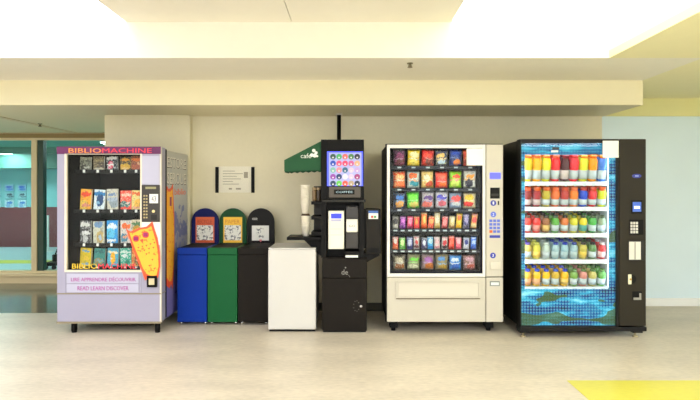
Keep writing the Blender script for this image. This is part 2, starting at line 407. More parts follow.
# cabinet, open to the front
cy = D + .18
def side_mat():
    m, nt, p = new_mat('printed side panel')
    tc = nt.nodes.new('ShaderNodeTexCoord'); sp = nt.nodes.new('ShaderNodeSeparateXYZ'); nt.links.new(tc.outputs['Object'], sp.inputs[0])
    n = nt.nodes.new('ShaderNodeTexNoise'); n.inputs['Scale'].default_value = 9; n.inputs['Detail'].default_value = 3; nt.links.new(tc.outputs['Object'], n.inputs['Vector'])
    z = mth(nt, 'ADD', sp.outputs['Z'], mth(nt, 'MULTIPLY', mth(nt, 'SUBTRACT', n.outputs['Fac'], .5), .9))
    r = nt.nodes.new('ShaderNodeValToRGB'); r.color_ramp.interpolation = 'CONSTANT'; e = r.color_ramp.elements
    e[0].position, e[0].color = 0, lin((120, 112, 176)); e[1].position, e[1].color = .28, lin((132, 140, 186))
    for pos, cc in ((.42, (160, 162, 180)), (.5, (112, 122, 170)), (.6, (176, 178, 180)), (.8, (188, 188, 182))):
        k = e.new(pos); k.color = lin(cc)
    nt.links.new(mth(nt, 'DIVIDE', z, 1.8), r.inputs[0]); nt.links.new(r.outputs[0], p.inputs['Base Color']); p.inputs['Roughness'].default_value = .4
    return m
M_side = side_mat()
cab = MB().box(x0, x0 + .03, cy, yb, z0, z1 - .02).box(x0 + .03, x1 - .03, yb - .03, yb, z0, z1 - .02).box(x0 + .03, x1 - .03, cy, yb - .03, z1 - .05, z1 - .02).box(x0 + .03, x1 - .03, cy, yb - .03, z0, z0 + .03)
cab.build('cabinet', mat('dark interior', (8, 7, 6), .85, spec=0), BM)
box(x1 - .03, x1 - .004, cy, yb, z0, z1 - .02).build('side_panel', M_side, BM)
gk = MB().frame(x0 + .01, x1 - .006, z0 + .005, z1 - .01, x0 + .05, x1 - .05, z0 + .05, z1 - .06, cy - .055, cy)
gk.build('door_gasket', M_blackm, BM)
# door
wa, wb, wz0, wz1 = bx(67), bx(140.3), bz(270), bz(154.5)
dy0, dy1 = D, cy - .055
MB().frame(x0, x1, bz(293.4), bz(147), wa - .012, wb + .012, wz0 - .012, wz1 + .008, dy0, dy1, .004).build('door', M_lav, BM)
door = BM.children[-1]
MB().frame(wa - .022, wb + .018, wz0 - .02, wz1 + .012, wa, wb, wz0, wz1, dy0 - .006, dy0 + .02, .002).build('window_frame', mat('cream metal edge', (226, 216, 192), .35), door)
MB().frame(wa - .012, wb + .012, wz0 - .012, wz1 + .008, wa, wb, wz0, wz1, dy0 + .021, dy1).build('window_lining', mat('dark interior', (8, 7, 6)), door)
MB().box(x0, x1, dy0, dy1, z0, bz(293.9), .006).build('kick_panel', M_lav, BM)
MB().box(x0 - .003, x1 + .003, dy0 - .004, dy1, bz(294.2), bz(293.1), 0).build('metal_strip', mat('bronze strip', (150, 138, 112), .35, metal=.5), BM)
MB().box(x0 - .003, x1, dy0 - .004, dy0 + .06, z0 - .014, z0 + .004, 0).build('bottom_edge', mat('bronze strip', (150, 138, 112)), BM)
MB().box(x1 - .012, x1 + .004, dy0 - .002, dy0 + .02, z0, z1).build('edge_trim', M_bsteel, BM)
bn = MB().box(x0, x1, dy0 - .006, dy0 - .0005, bz(154), z1 + .004).build('banner', M_plum, BM)
text('lettering', 'BIBLIO', mat('orange letters', (240, 150, 60), .5), bx(69), bx(101.5), bz(153), bz(148.3), dy0 - .006, bn)
text('lettering', 'MACHINE', mat('red letters', (232, 56, 70), .5), bx(102.5), bx(152), bz(153), bz(148.3), dy0 - .006, bn)
text('lettering', 'BIBLIO', mat('yellow letters', (236, 196, 50), .5), bx(72), bx(97), bz(268.8), bz(263.6), dy0 + .004, BM)
text('lettering', 'MACHINE', mat('red letters', (232, 56, 70)), bx(98), bx(136), bz(268.8), bz(263.6), dy0 + .004, BM)
MB().box(wa, wb, dy0 + .02, dy0 + .026, wz0, wz1).build('glass', M_glass, BM)
M_txt = mat('purple letters', (176, 80, 158), .5)
f1 = MB().box(bx(67), bx(139), dy0 - .008, dy0, bz(283.2), bz(273.6), .002).build('delivery_flap', mat('pale lavender', (182, 181, 200), .4), BM)
text('lettering', 'LIRE APPRENDRE DÉCOUVRIR', M_txt, bx(71.5), bx(136), bz(281.2), bz(276.6), dy0 - .008, f1)
f2 = MB().box(bx(67), bx(139), dy0 - .008, dy0, bz(292.2), bz(283.8), .002).build('delivery_flap', mat('pale lavender', (182, 181, 200)), BM)
text('lettering', 'READ LEARN DISCOVER', M_txt, bx(78), bx(129), bz(290.2), bz(286), dy0 - .008, f2)
# right-hand controls
MB().box(bx(142), bx(159.7), dy0 - .006, dy0, bz(184.5), bz(156), .002).build('blank_panel', mat('pale lavender', (182, 181, 200)), BM)
kp = MB().box(bx(142), bx(160), dy0 - .012, dy0, bz(222), bz(185), .003).build('control_panel', mat('brown black plastic', (48, 42, 36), .4), BM)
MB().box(bx(146), bx(156.5), dy0 - .015, dy0 - .012, bz(189), bz(186.8)).build('display', mat('olive display', (150, 146, 100), .3), kp)
for r in range(8):
    for cc in range(2):
        MB().box(bx(144 + cc * 2.4), bx(145.6 + cc * 2.4), dy0 - .015, dy0 - .012, bz(196.6 + r * 3.1), bz(195 + r * 3.1)).build('key', mat('tan keys', (176, 160, 110), .5), kp)
MB().box(bx(150), bx(158.6), dy0 - .015, dy0 - .012, bz(203.2), bz(194)).build('instruction_card', M_paper, kp)
text('lettering', '43', mat('grey letters', (120, 116, 126), .5), bx(152), bx(156.5), bz(201.5), bz(196), dy0 - .015, kp, ext=.0006)
MB().cyl((bx(154), dy0 - .018, bz(211.2)), (bx(154), dy0 - .012, bz(211.2)), .014).build('coin_button', mat('ivory button', (238, 214, 150), .3), kp)
MB().box(bx(151.5), bx(157.5), dy0 - .014, dy0 - .012, bz(220), bz(214.5), .0).build('coin_slot', M_dkgrey, kp)
cr = MB().box(bx(147.5), bx(157.6), dy0 - .022, dy0, bz(287), bz(275.5), .004).build('coin_return', M_black, BM)
MB().box(bx(149.6), bx(155.2), dy0 - .0235, dy0 - .022, bz(284.4), bz(278)).build('flap', mat('ivory flap', (206, 192, 150), .4), cr)
# owl picture on the front, a thin printed cut-out
M_owl = sketch_mat('orange yellow print', (248, 182, 52), (236, 120, 40), 34, .62)
M_owlr = mat('red orange print', (232, 84, 40), .45)
M_owlp = mat('magenta print', (150, 24, 90), .45)
MB().box(bx(140.8), bx(160.2), dy0 - .005, dy0, bz(245), bz(222)).build('poster_backing', M_paper, BM)
out = [(126.5, 229), (131, 231.5), (139, 228), (147, 226.5), (152.8, 221.5), (155, 229), (158, 238), (160.3, 252), (160.6, 266), (158.5, 277.5), (153, 278.5), (149.5, 276), (145.5, 280.5), (143, 273), (138.5, 262), (133.5, 250), (130.5, 240)]
inn = [(130, 232.5), (134, 233), (141, 229.5), (148, 228.5), (151.8, 226), (154, 233), (156.8, 243), (158.6, 254), (159, 266), (157, 275), (152, 276), (147, 273.5), (143.5, 268), (140, 259), (135.5, 248), (132.5, 240)]
ow = MB().prism([(bx(a), bz(b)) for a, b in out], dy0 - .013, dy0 - .009).build('owl_picture', M_owlr, BM)
MB().prism([(bx(a), bz(b)) for a, b in inn], dy0 - .0145, dy0 - .0135).build('plumage', M_owl, ow)
for (a, b) in ((136.6, 238.4), (146.2, 234.6)):
    MB().cyl((bx(a), dy0 - .0155, bz(b)), (bx(a), dy0 - .015, bz(b)), .033, seg=20).build('eye', M_owlr, ow)
    MB().box(bx(a - 2.2), bx(a + 2.2), dy0 - .017, dy0 - .016, bz(b + 2), bz(b - 2)).build('pupil', M_owlp, ow)
MB().prism([(bx(a), bz(b)) for a, b in ((140.6, 239.5), (144, 238.6), (143.2, 243.5))], dy0 - .0165, dy0 - .015).build('beak', M_owlr, ow)
for (a, b) in ((139, 247), (143, 245.8), (147, 245), (151, 243.4), (155, 242), (141, 250.5), (145, 249.6), (149.5, 248), (154, 247), (147, 253.4), (153, 259), (150, 265), (155, 268)):
    MB().prism([(bx(a - 1.1), bz(b)), (bx(a + 1.1), bz(b - .5)), (bx(a + .2), bz(b + 1.5))], dy0 - .0155, dy0 - .0148).build('feather_mark', M_owlr, ow)
# side print
sx = x1 - .004
owl2 = [(5.32, 1.40), (5.37, 1.37), (5.44, 1.38), (5.50, 1.42), (5.515, 1.30), (5.545, 1.1), (5.55, .8), (5.53, .55), (5.49, .36), (5.45, .42), (5.40, .38), (5.32, .42)]
so = MB().prism_x(owl2, sx + .0005, sx + .003).build('side_owl_picture', M_owlr, BM)
MB().prism_x([(5.32, 1.36), (5.38, 1.34), (5.44, 1.35), (5.485, 1.37), (5.50, 1.2), (5.525, 1.05), (5.53, .8), (5.51, .58), (5.47, .45), (5.40, .45), (5.32, .5)], sx + .003, sx + .0038).build('plumage', M_owl, so)
MB().prism_x([(5.40, 1.29), (5.455, 1.29), (5.455, 1.20), (5.40, 1.20)], sx + .0038, sx + .0046).build('eye', M_owlp, so)
M_silver = mat('silver letters', (222, 218, 208), .45); M_ltdk = mat('brown letters', (70, 58, 58), .5)
for body, za, zb_ in (('ESTORE', 1.585, 1.69), ('SEROUE', 1.42, 1.535)):
    text('lettering', body, M_ltdk, 5.335, 5.945, za - .008, zb_ - .006, 0, BM, side=sx, ext=.0006)
    text('lettering', body, M_silver, 5.33, 5.935, za, zb_, 0, BM, side=sx + .0014, ext=.0006)
text('lettering', 'biblio', M_owlr, 5.56, 5.93, 1.31, 1.375, 0, BM, side=sx, ext=.0006)
text('lettering', 'LIRE', mat('violet print', (96, 80, 160), .5), 5.56, 5.86, .30, .42, 0, BM, side=sx, ext=.0006)
for px in (72, 156):
    for y in (D + .045, yb - .12):
        lg = MB().box(bx(px - 1.8), bx(px + 1.8), y - .03, y + .03, .015, z0, .004)
        lg.cyl((bx(px), y, 0), (bx(px), y, .016), .024).build('leg', M_black, BM)
MB().cyl((bx(75), D + .2, z0 - .02), (bx(98), D + .3, z0 - .004), .006, seg=8).build('power_cable', M_black, BM)
# interior: four trays with tags, books
ND = D + .16
def nbx(px): return X(px, ND)
rows = [(170.5, 156.4), (210, 189.5), (243.5, 220), (266.5, 248)]
cols = [86.3, 99.9, 113.5, 127.1, 138.0]
M_tray = mat('dark tray', (18, 17, 15), .6, spec=.2)
for py, _ in rows:
    zt_ = Z(py, ND)
    tr = MB().box(wa - .02, wb + .02, ND - .03, yb - .08, zt_ - .012, zt_).box(wa - .02, wb + .02, ND - .04, ND - .03, zt_ - .03, zt_ + .008).build('tray', M_tray, BM)
    for cxp in cols:
        MB().box(nbx(cxp - 1.3), nbx(cxp + .9), ND - .045, ND - .04, zt_ - .022, zt_ + .006).build('price_tag', M_paper, tr)
BOOKS = [
 [((92, 92, 80), (150, 150, 130), (60, 58, 50), 'olive grey'), ((104, 92, 70), (150, 136, 100), (70, 60, 50), 'brown'), ((30, 40, 44), (230, 225, 220), (210, 90, 110), 'dark pink-splashed'), ((60, 44, 30), (214, 150, 40), (200, 160, 60), 'brown and amber'), ((120, 60, 40), (220, 120, 50), (160, 80, 50), 'rust')],
 [((236, 176, 70), (220, 80, 50), (240, 205, 110), 'orange and yellow'), ((226, 234, 236), (40, 120, 170), (30, 70, 110), 'white and blue'), ((210, 206, 190), (120, 140, 170), (150, 160, 165), 'grey cream'), ((220, 74, 50), (240, 190, 170), (40, 90, 90), 'red'), ((240, 220, 150), (230, 120, 60), (240, 190, 90), 'pale yellow')],
 [((60, 58, 60), (220, 220, 215), (190, 190, 190), 'black and white'), ((206, 206, 190), (120, 150, 180), (190, 170, 120), 'pale grey'), ((50, 150, 206), (230, 240, 244), (110, 190, 220), 'sky blue'), ((220, 214, 206), (230, 120, 60), (90, 140, 160), 'white and orange'), ((224, 214, 190), (90, 130, 90), (200, 160, 60), 'cream')],
 [((214, 190, 50), (90, 150, 190), (230, 200, 80), 'yellow'), ((50, 120, 110), (30, 90, 90), (150, 140, 100), 'dark teal'), ((90, 170, 190), (240, 230, 200), (230, 180, 60), 'light blue and yellow'), ((60, 165, 140), (210, 230, 220), (40, 130, 110), 'turquoise'), ((200, 120, 60), (240, 200, 120), (120, 80, 50), 'tan')],
]
shelfw = ['top', 'second', 'third', 'bottom']
place = ['leftmost', 'second from left', 'third from left', 'fourth from left', 'rightmost']
for r, ((py, pt), bl) in enumerate(zip(rows, BOOKS)):
    zt_ = Z(py, ND); hgt = Z(pt, ND) - zt_
    for k, (c1, c2, c3, nm) in enumerate(bl):
        hw = .052; bxp = nbx(cols[k]) - .004; th = .018 + .008 * random.random()
        hh = hgt * random.uniform(.93, 1.04)
        root = MB().box(bxp - hw, bxp + hw, ND - .012, ND - .010, zt_, zt_ + hh).box(bxp - hw, bxp + hw, ND + th - .010, ND + th - .008, zt_, zt_ + hh).box(bxp - hw - .002, bxp - hw, ND - .012, ND + th - .008, zt_, zt_ + hh)
        root = root.build('paperback_book', print_mat('cover %d %d' % (r, k), c1, c2, c3, 'book', .4))
        for v in root.data.vertices: v.co -= Vector((bxp, ND, zt_))
        root.location = (bxp, ND, zt_); root.rotation_euler = (0, math.radians(random.uniform(-2.5, 4)), 0)
        if abs(root.rotation_euler.y) > 0: root.location.z += hw * abs(math.sin(root.rotation_euler.y)) + .0005
        pg = box(-hw + .001, hw - .002, -.010 + .0005, th - .010 - .0005, .002, hh - .003).build('page_block', M_paper); pg.parent = root
        tag(root, '%s paperback, %s on the %s shelf of the book machine' % (nm, place[k], shelfw[r]), 'book', 'paperbacks in the book machine')

# ------------------------------------------------------------------ recycling bins
D = 5.45
def rz(py): return Z(py, D)
M_bblue = mat('blue bin laminate', (3, 46, 140), .45, spec=.15); M_bgreen = mat('green bin laminate', (20, 88, 48), .45, spec=.15); M_bblack = mat('black bin laminate', (26, 22, 18), .5, spec=.12)
M_nblue = mat('navy board', (10, 18, 84), .5, spec=.2); M_ngreen = mat('deep green board', (5, 66, 34), .5, spec=.2); M_nblack = mat('black board', (11, 11, 11), .5, spec=.2)
M_sk = sketch_mat('sketches', (226, 226, 218), (120, 122, 126))
bins = [(177, 207, M_bblue, M_nblue, 'blue', (206, 88, 44), 'blue recycling bin with an orange poster on its arched back board'),
        (207.4, 237.4, M_bgreen, M_ngreen, 'green', (240, 190, 50), 'green recycling bin with a yellow poster on its arched back board'),
        (237.8, 268, M_bblack, M_nblack, 'black', (226, 226, 220), 'black waste bin with a white poster on its arched back board')]
for i, (pa, pb, mb, mn, nm, pc_, lab) in enumerate(bins):
    a, b = X(pa, D), X(pb, D); zt_ = rz(248); yb = 5.98
    t = thing('recycling_bin', lab, 'recycling bin', ((a + b) / 2, D, 0), 'recycling bins in a row')
    MB().box(a + .004, b - .004, D + .02, yb, .03, zt_ - .02).build('body', mb, t)
    MB().box(a + .003, b - .003, D, D + .018, .035, rz(255) , .003).build('front_door', mb, t)
    MB().box(a + .002, b - .002, D - .004, yb - .03, rz(254.4), zt_, .004).build('lid', mb, t)
    MB().box(a + .02, b - .02, D + .06, yb - .06, zt_, zt_ + .003).build('opening', M_blackm, t)
    for fx in (a + .03, b - .03):
        for fy in (D + .06, yb - .06): MB().cyl((fx, fy, 0), (fx, fy, .031), .014).build('foot', M_chrome, t)
    yd = yb - .026; cxm = (a + b) / 2 - .004; hw = .1485; zspr = 1.160 - hw
    poly = [(cxm - hw, zt_ + .0)] + [(cxm - hw * math.cos(math.pi * k / 24), zspr + hw * math.sin(math.pi * k / 24)) for k in range(25)] + [(cxm + hw, zt_ + .0)]
    bd = MB().prism(poly, yd, yd + .022).build('back_board', mn, t)
    def s(px): return X(px, yd)
    cpx = 350 + cxm * F / yd
    if i < 2:
        pa_, pb_, qa, qb = cpx - 9.4, cpx + 9.4, 217, 242.6
        po = MB().box(s(pa_), s(pb_), yd - .004, yd, Z(qb, yd), Z(qa, yd)).build('poster', mat('poster ' + nm, pc_, .5), bd)
        MB().box(s(pa_ + 1.2), s(pb_ - 1.2), yd - .0055, yd - .004, Z(qb - 2.4, yd), Z(qa + 8.2, yd)).build('picture', M_sk, t).name = 'poster_picture'
        text('poster_lettering', 'RECYCLE' if i == 0 else 'PAPER', mat('poster ink ' + nm, (150, 44, 30) if i == 0 else (206, 130, 30), .5), s(pa_ + 2), s(pb_ - 2.5), Z(qa + 6.6, yd), Z(qa + 2.6, yd), yd - .004, t, ext=.0006)
    else:
        pa_, pb_, qa, qb = cpx - 8.8, cpx + 8.2, 225.5, 240.5
        po = MB().box(s(pa_), s(pb_), yd - .004, yd, Z(qb, yd), Z(qa, yd)).build('poster', mat('poster ' + nm, pc_, .5), bd)
        MB().box(s(cpx - 4.6), s(cpx + 4), yd - .0055, yd - .004, Z(qb - 3, yd), Z(qa + 2, yd)).build('poster_picture', M_sk, t)
        MB().prism([(s(cpx - 1.4), Z(239.5, yd)), (s(cpx + 1.4), Z(239.5, yd)), (s(cpx), Z(242.4, yd))], yd - .007, yd - .0055).build('red_arrow', mat('pink red', (220, 110, 120), .5), t)
        text('board_lettering', 'waste', M_paper, s(cpx - 8.6), s(cpx - 3.4), Z(220, yd), Z(217.4, yd), yd, t, ext=.0006)

# framed notice on the wall
pw = WY
t = thing('notice_holder', 'wall notice holder with black end bars above the recycling bins', 'notice holder', (X(235.5, pw), pw, Z(193, pw)))
MB().box(X(219, pw), X(252, pw), pw - .006, pw - .001, Z(192.6, pw), Z(166.4, pw)).build('notice_sheet', mat('cream paper', (236, 232, 218), .6), t)
ln = MB()
for k in range(6): ln.box(X(223, pw), X(223 + (12, 20, 14, 18, 10, 16)[k], pw), pw - .0066, pw - .006, Z(171.4 + k * 2.6, pw), Z(170.8 + k * 2.6, pw))
ln.box(X(244, pw), X(248, pw), pw - .0066, pw - .006, Z(178, pw), Z(172, pw)).box(X(229, pw), X(232, pw), pw - .0066, pw - .006, Z(189.6, pw), Z(188, pw)).box(X(236, pw), X(241, pw), pw - .0066, pw - .006, Z(189.6, pw), Z(188, pw))
ln.build('printed_lines', mat('faint ink', (160, 154, 140), .7), t)
MB().box(X(218, pw), X(253, pw), pw - .010, pw - .0075, Z(193, pw), Z(166, pw)).build('clear_cover', glass_mat('clear acrylic', (254, 254, 252), .008), t)
for a in (215.6, 251.4): MB().box(X(a, pw), X(a + 3.2, pw), pw - .018, pw - .001, Z(192.8, pw), Z(167, pw), .003).build('end_bar', M_blackm, t)

# ------------------------------------------------------------------ white mini fridge
D = 5.2
a, b = X(268, D), X(316, D); zt_ = Z(248, D)
t = thing('mini_fridge', 'white mini fridge between the black bin and the coffee station', 'fridge', ((a + b) / 2, D, 0))
M_fr = mat('white enamel', (202, 200, 194), .35)
MB().box(a + .004, b - .004, D + .055, 5.72, .03, zt_ - .012, .008).build('body', M_fr, t)
MB().box(a, b, D, D + .05, .022, zt_ - .012, .012, seg=3).build('door', M_fr, t)
MB().box(a + .002, b - .002, D + .006, 5.72, zt_ - .011, zt_, .004).build('top_panel', M_fr, t)
MB().box(a + .01, b - .01, D + .012, D + .06, .004, .03).build('kick_plate', M_blackm, t)
for fx in (a + .05, b - .05):
    for fy in (D + .09, 5.66): MB().cyl((fx, fy, 0), (fx, fy, .032), .018).build('foot', M_black, t)

# ------------------------------------------------------------------ coffee station
D = 5.17
def cx_(px): return X(px, D)
def cz(py): return Z(py, D)
CM = thing('coffee_vending_station', 'tall black coffee station with glowing drink menu and a green side awning', 'coffee machine', (cx_(344), D, 0))
yb = 5.85
a, b = cx_(322), cx_(367)
MB().box(a, b, D + .02, yb, .03, cz(258), .004).build('base_cabinet', M_cabblk, CM)
MB().box(a + .01, b - .01, D + .015, D + .05, .004, .03).build('plinth', M_blackm, CM)
dd = MB().box(a + .002, b - .002, D, D + .02, .02, cz(278.4), .003).build('cabinet_door', M_cabblk, CM)
lk = MB().cyl((cx_(361), D - .014, cz(306)), (cx_(361), D, cz(306)), .011).build('lock', M_chrome, dd)
dc = MB()
for k in range(9):
    an = k * math.pi * 2 / 9; dc.cyl((cx_(356.5) + .028 * math.cos(an), D - .001, cz(306) + .05 * math.sin(an)), (cx_(356.5) + .028 * math.cos(an), D + .0005, cz(306) + .05 * math.sin(an)), .005, seg=8)
dc.build('lock_decal', mat('grey print', (92, 88, 82), .5), dd)
dr = MB().box(a + .002, b - .002, D, D + .02, cz(277.8), cz(259), .003).build('upper_panel', M_cabblk, CM)
lg = text('lettering', 'de', mat('silver print', (150, 148, 140), .4), cx_(341.5), cx_(348), cz(274.6), cz(269.5), D, dr)
MB().cyl((cx_(345.5), D - .001, cz(267.6)), (cx_(345.5), D, cz(267.6)), .007, seg=10).cyl((cx_(348.5), D - .001, cz(275)), (cx_(350), D - .001, cz(277)), .002, seg=8).build('emblem', mat('silver print', (150, 148, 140)), dr)
for fx in (a + .05, b - .05):
    for fy in (D + .08, yb - .06): MB().cyl((fx, fy, 0), (fx, fy, .032), .02).build('foot', M_black, CM)
# dispensing bay: hollow middle
ua, ub = cx_(321), cx_(364)
ZL, ZM, ZT = cz(258), cz(202), cz(139.5)
bay = MB().box(ua, ua + .05, D + .02, yb, ZL, ZM).box(ub - .045, ub, D + .02, yb, ZL, ZM).box(ua + .05, ub - .045, D + .16, yb, ZL, ZM)
bay.build('dispensing_bay', M_black, CM)
wp = MB().box(cx_(328.2), cx_(344), D + .03, D + .16, cz(249.4), cz(211), .004).build('brewer_panel', mat('ivory panel', (226, 224, 208), .4), CM)
MB().box(cx_(331), cx_(341.4), D + .026, D + .03, cz(218.6), cz(213.8)).build('display', mat('blue display', (30, 40, 170), .3, emit=(46, 60, 235), estr=.9), wp)
MB().box(cx_(331), cx_(341), D + .028, D + .03, cz(221.6), cz(219.6)).build('caption_strip', mat('lilac print', (180, 178, 206), .5), wp)
for k in range(2): MB().box(cx_(330.4), cx_(342), D + .0285, D + .03, cz(229 + 6 * k + .4), cz(229 + 6 * k)).build('panel_seam', mat('ivory seam', (186, 184, 168), .5), wp)
ds = MB().box(cx_(346), cx_(358.5), D + .04, D + .16, cz(249), cz(206.5), .004).build('cup_dispenser', mat('dispenser black', (40, 36, 32), .3), CM)
MB().box(cx_(346.4), cx_(357.8), D + .0, D + .045, cz(221), cz(219.4) , .002).box(cx_(346.2), cx_(358), D + .005, D + .05, cz(232.5), cz(220.4), .014, seg=3).build('spout_hood', mat('white plastic', (232, 228, 214), .35), ds)
text('lettering', 'GO', mat('grey print', (92, 88, 82)), cx_(349), cx_(355), cz(227), cz(225), D + .005, ds, ext=.0008)
tr = MB().box(cx_(345), cx_(359), D + .0, D + .16, cz(258), cz(251.5), .003).build('drip_tray', M_black, CM)
MB().box(cx_(345.6), cx_(358), D - .004, D, cz(257.4), cz(255.2), 0).build('label_strip', M_paper, tr)
# head with lit menu
MB().box(ua, ub, D + .03, yb, ZM, ZT, .004).build('head_cabinet', M_black, CM)
MB().box(cx_(322.5), cx_(365.5), D - .03, D + .03, cz(202.2), cz(199.6), .003).build('ledge', M_dkgrey, CM)
hd = MB().frame(ua, ub, cz(199.4), ZT, cx_(327), cx_(363), cz(186), cz(151.4), D, D + .03, .003).build('menu_frame', M_black, CM)
mn = MB().box(cx_(327), cx_(363), D + .012, D + .03, cz(186), cz(151.4)).build('menu_screen', mat('blue menu light', (30, 36, 150), .3, emit=(70, 84, 245), estr=1.5), CM)
MB().box(cx_(329), cx_(361.4), D + .008, D + .012, cz(185.6), cz(152.6)).build('menu_sheet', mat('lit menu sheet', (140, 142, 190), .5, spec=.1, emit=(205, 208, 246), estr=.34), mn)
dc_ = [(34, 70, 60), (60, 150, 90), (190, 90, 80), (60, 110, 60), (26, 26, 50), (24, 60, 160), (200, 70, 110), (196, 60, 96), (180, 80, 130), (200, 150, 110), (110, 160, 150), (206, 120, 130), (40, 90, 120), (190, 170, 190), (170, 140, 190), (130, 60, 150), (26, 50, 100), (200, 196, 206), (190, 170, 196), (140, 50, 110), (20, 50, 80), (90, 180, 70), (206, 80, 60), (160, 140, 110), (24, 30, 60)]
for k, cc in enumerate(dc_):
    u, v = k % 5, k // 5
    px, py = 333 + u * 6.05, 156.6 + v * 6.7
    MB().cyl((cx_(px), D + .005, cz(py)), (cx_(px), D + .0085, cz(py)), .027, seg=16).cyl((cx_(px), D + .0035, cz(py + .9)), (cx_(px), D + .006, cz(py + .9)), .008, seg=12, mi=1).build('drink_button', [mat('drink badge %d' % k, cc, .4, emit=cc, estr=.35), mat('badge white', (226, 222, 226), .4)], mn)
pq = MB().box(cx_(329), cx_(360.5), D - .012, D, cz(197.6), cz(186.6), .004).build('lower_bezel', mat('brown grey plastic', (74, 66, 56), .4), CM)
MB().box(cx_(334), cx_(354.5), D - .014, D - .012, cz(194.4), cz(189.6)).build('name_plate', M_blackm, pq)
text('lettering', 'COFFEE', mat('pale blue letters', (170, 200, 214), .4), cx_(336), cx_(352.6), cz(193), cz(191), D - .014, pq, ext=.0008)
# arm with payment unit
MB().box(ub, cx_(366.6), D + .05, D + .3, cz(249), cz(210)).build('payment_arm', M_black, CM)
pu = MB().box(cx_(366.2), cx_(380.8), D + .02, D + .28, cz(254), cz(209), .005).build('payment_unit', mat('payment black', (32, 29, 24), .45, spec=.15), CM)
MB().box(cx_(368.6), cx_(378.2), D + .017, D + .02, cz(219), cz(213.4)).build('sticker', M_paper, pu)
MB().box(cx_(368.6), cx_(378.2), D + .016, D + .02, cz(213.4), cz(210.8)).build('blue_sticker', mat('sticker blue', (54, 96, 170), .4), pu)
MB().box(cx_(371), cx_(373.4), D + .0165, D + .0172, cz(218), cz(215.8)).build('red_mark', mat('sticker red', (190, 70, 60), .4), pu)
MB().box(cx_(374), cx_(376.4), D + .0165, D + .0172, cz(218), cz(215.8)).build('green_mark', mat('sticker green', (60, 140, 80), .4), pu)
MB().box(cx_(367.6), cx_(379.4), D + .018, D + .0202, cz(252.6), cz(248)).build('coin_tray', M_blackm, pu)
MB().prism([(cx_(364.2), cz(254)), (cx_(380), cz(254)), (cx_(380), cz(256)), (cx_(367), cz(263)), (cx_(364.2), cz(263))], D + .05, D + .25).build('payment_bracket', M_black, CM)
# cup rack on the left side
sh = MB()
for (pa_, za, zb_) in ((303, 205, 201.6), (303, 219.6, 216.4), (303, 236.4, 233)):
    pass
M_rack = mat('rack black', (12, 11, 10), .5, spec=.15)
ra = cx_(311)
MB().box(ra, ua, D + .02, D + .3, cz(204.6), cz(201.4), .002).build('rack_shelf', M_rack, CM)
MB().box(ra, ua, D + .02, D + .3, cz(219.8), cz(216.2), .002).build('rack_shelf', M_rack, CM)
MB().box(ra, ua, D + .02, D + .3, cz(235.8), cz(232), .002).build('rack_shelf', M_rack, CM)
MB().box(cx_(312), ua, D + .27, D + .3, cz(236), cz(186)).build('rack_back', mat('rack brown', (30, 25, 20), .5), CM)
MB().box(cx_(287), ua, D - .02, D + .3, cz(240), cz(237), .003).build('cup_tray', M_rack, CM)
MB().prism([(cx_(302), cz(240.2)), (ua, cz(240.2)), (ua, cz(258)), (cx_(318), cz(256))], D + .12, D + .16).build('tray_bracket', M_rack, CM)
# awning
M_awn = mat('green awning fabric', (6, 74, 38), .7, noise=.05, scale=60)
ax0, ax1 = cx_(284), ua - .002
zo = cz(160); zi = cz(141); zl = cz(171)
aw = MB()
lower = [(ax0 + (ax1 - ax0) * k / 12, zl - .012 * (k % 2) + .014 * k / 12) for k in range(13)]
aw.prism([(ax0, zo)] + lower + [(ax1, zi)], D + .02, D + .026)          # front cheek with wavy hem
aw.prism([(ax0, zo)] + lower + [(ax1, zi)], D + .40, D + .406)          # rear cheek
aw.prism([(ax0, zo - .006), (ax0, zo), (ax1, zi), (ax1, zi - .006)], D + .026, D + .40)   # sloping roof
n = 12
for k in range(n):
    y0_ = D + .026 + (.374) * k / n; y1_ = D + .026 + .374 * (k + 1) / n
    aw.box(ax0, ax0 + .005, y0_, y1_, zl - .012 * (k % 2), zo - .006)
awn = aw.build('awning', M_awn, CM)
lgm = mat('awning print', (232, 234, 226), .6)
def rot_text():
    o = text('lettering', 'cafe', lgm, cx_(300.5), cx_(311), cz(158), cz(153.4), D + .02, awn, ext=.001)
    return o
rot_text()
fl = MB()
for (pa_, pb_, r) in ((313.6, 150.4, .017), (316, 152.6, .015), (311.6, 155, .017), (314.6, 155.4, .02), (317, 156, .011)):
    fl.cyl((cx_(pa_), D + .0175, cz(pb_)), (cx_(pa_), D + .0198, cz(pb_)), r, seg=12)
fl.build('blossom_emblem', lgm, awn)
# pole up to the ceiling
t = thing('conduit_pole', 'black conduit pole rising from behind the coffee station to the lowered ceiling', 'pole', (X(339, 5.92), 5.92, 0))
MB().cyl((X(339, 5.92), 5.92, .0), (X(339, 5.92), 5.92, ZB - .012), .022).build('pole', M_blackm, t)
MB().lathe([(.034, ZB - .014), (.036, ZB)], X(339, 5.92), 5.92).build('ceiling_flange', M_offw, t)

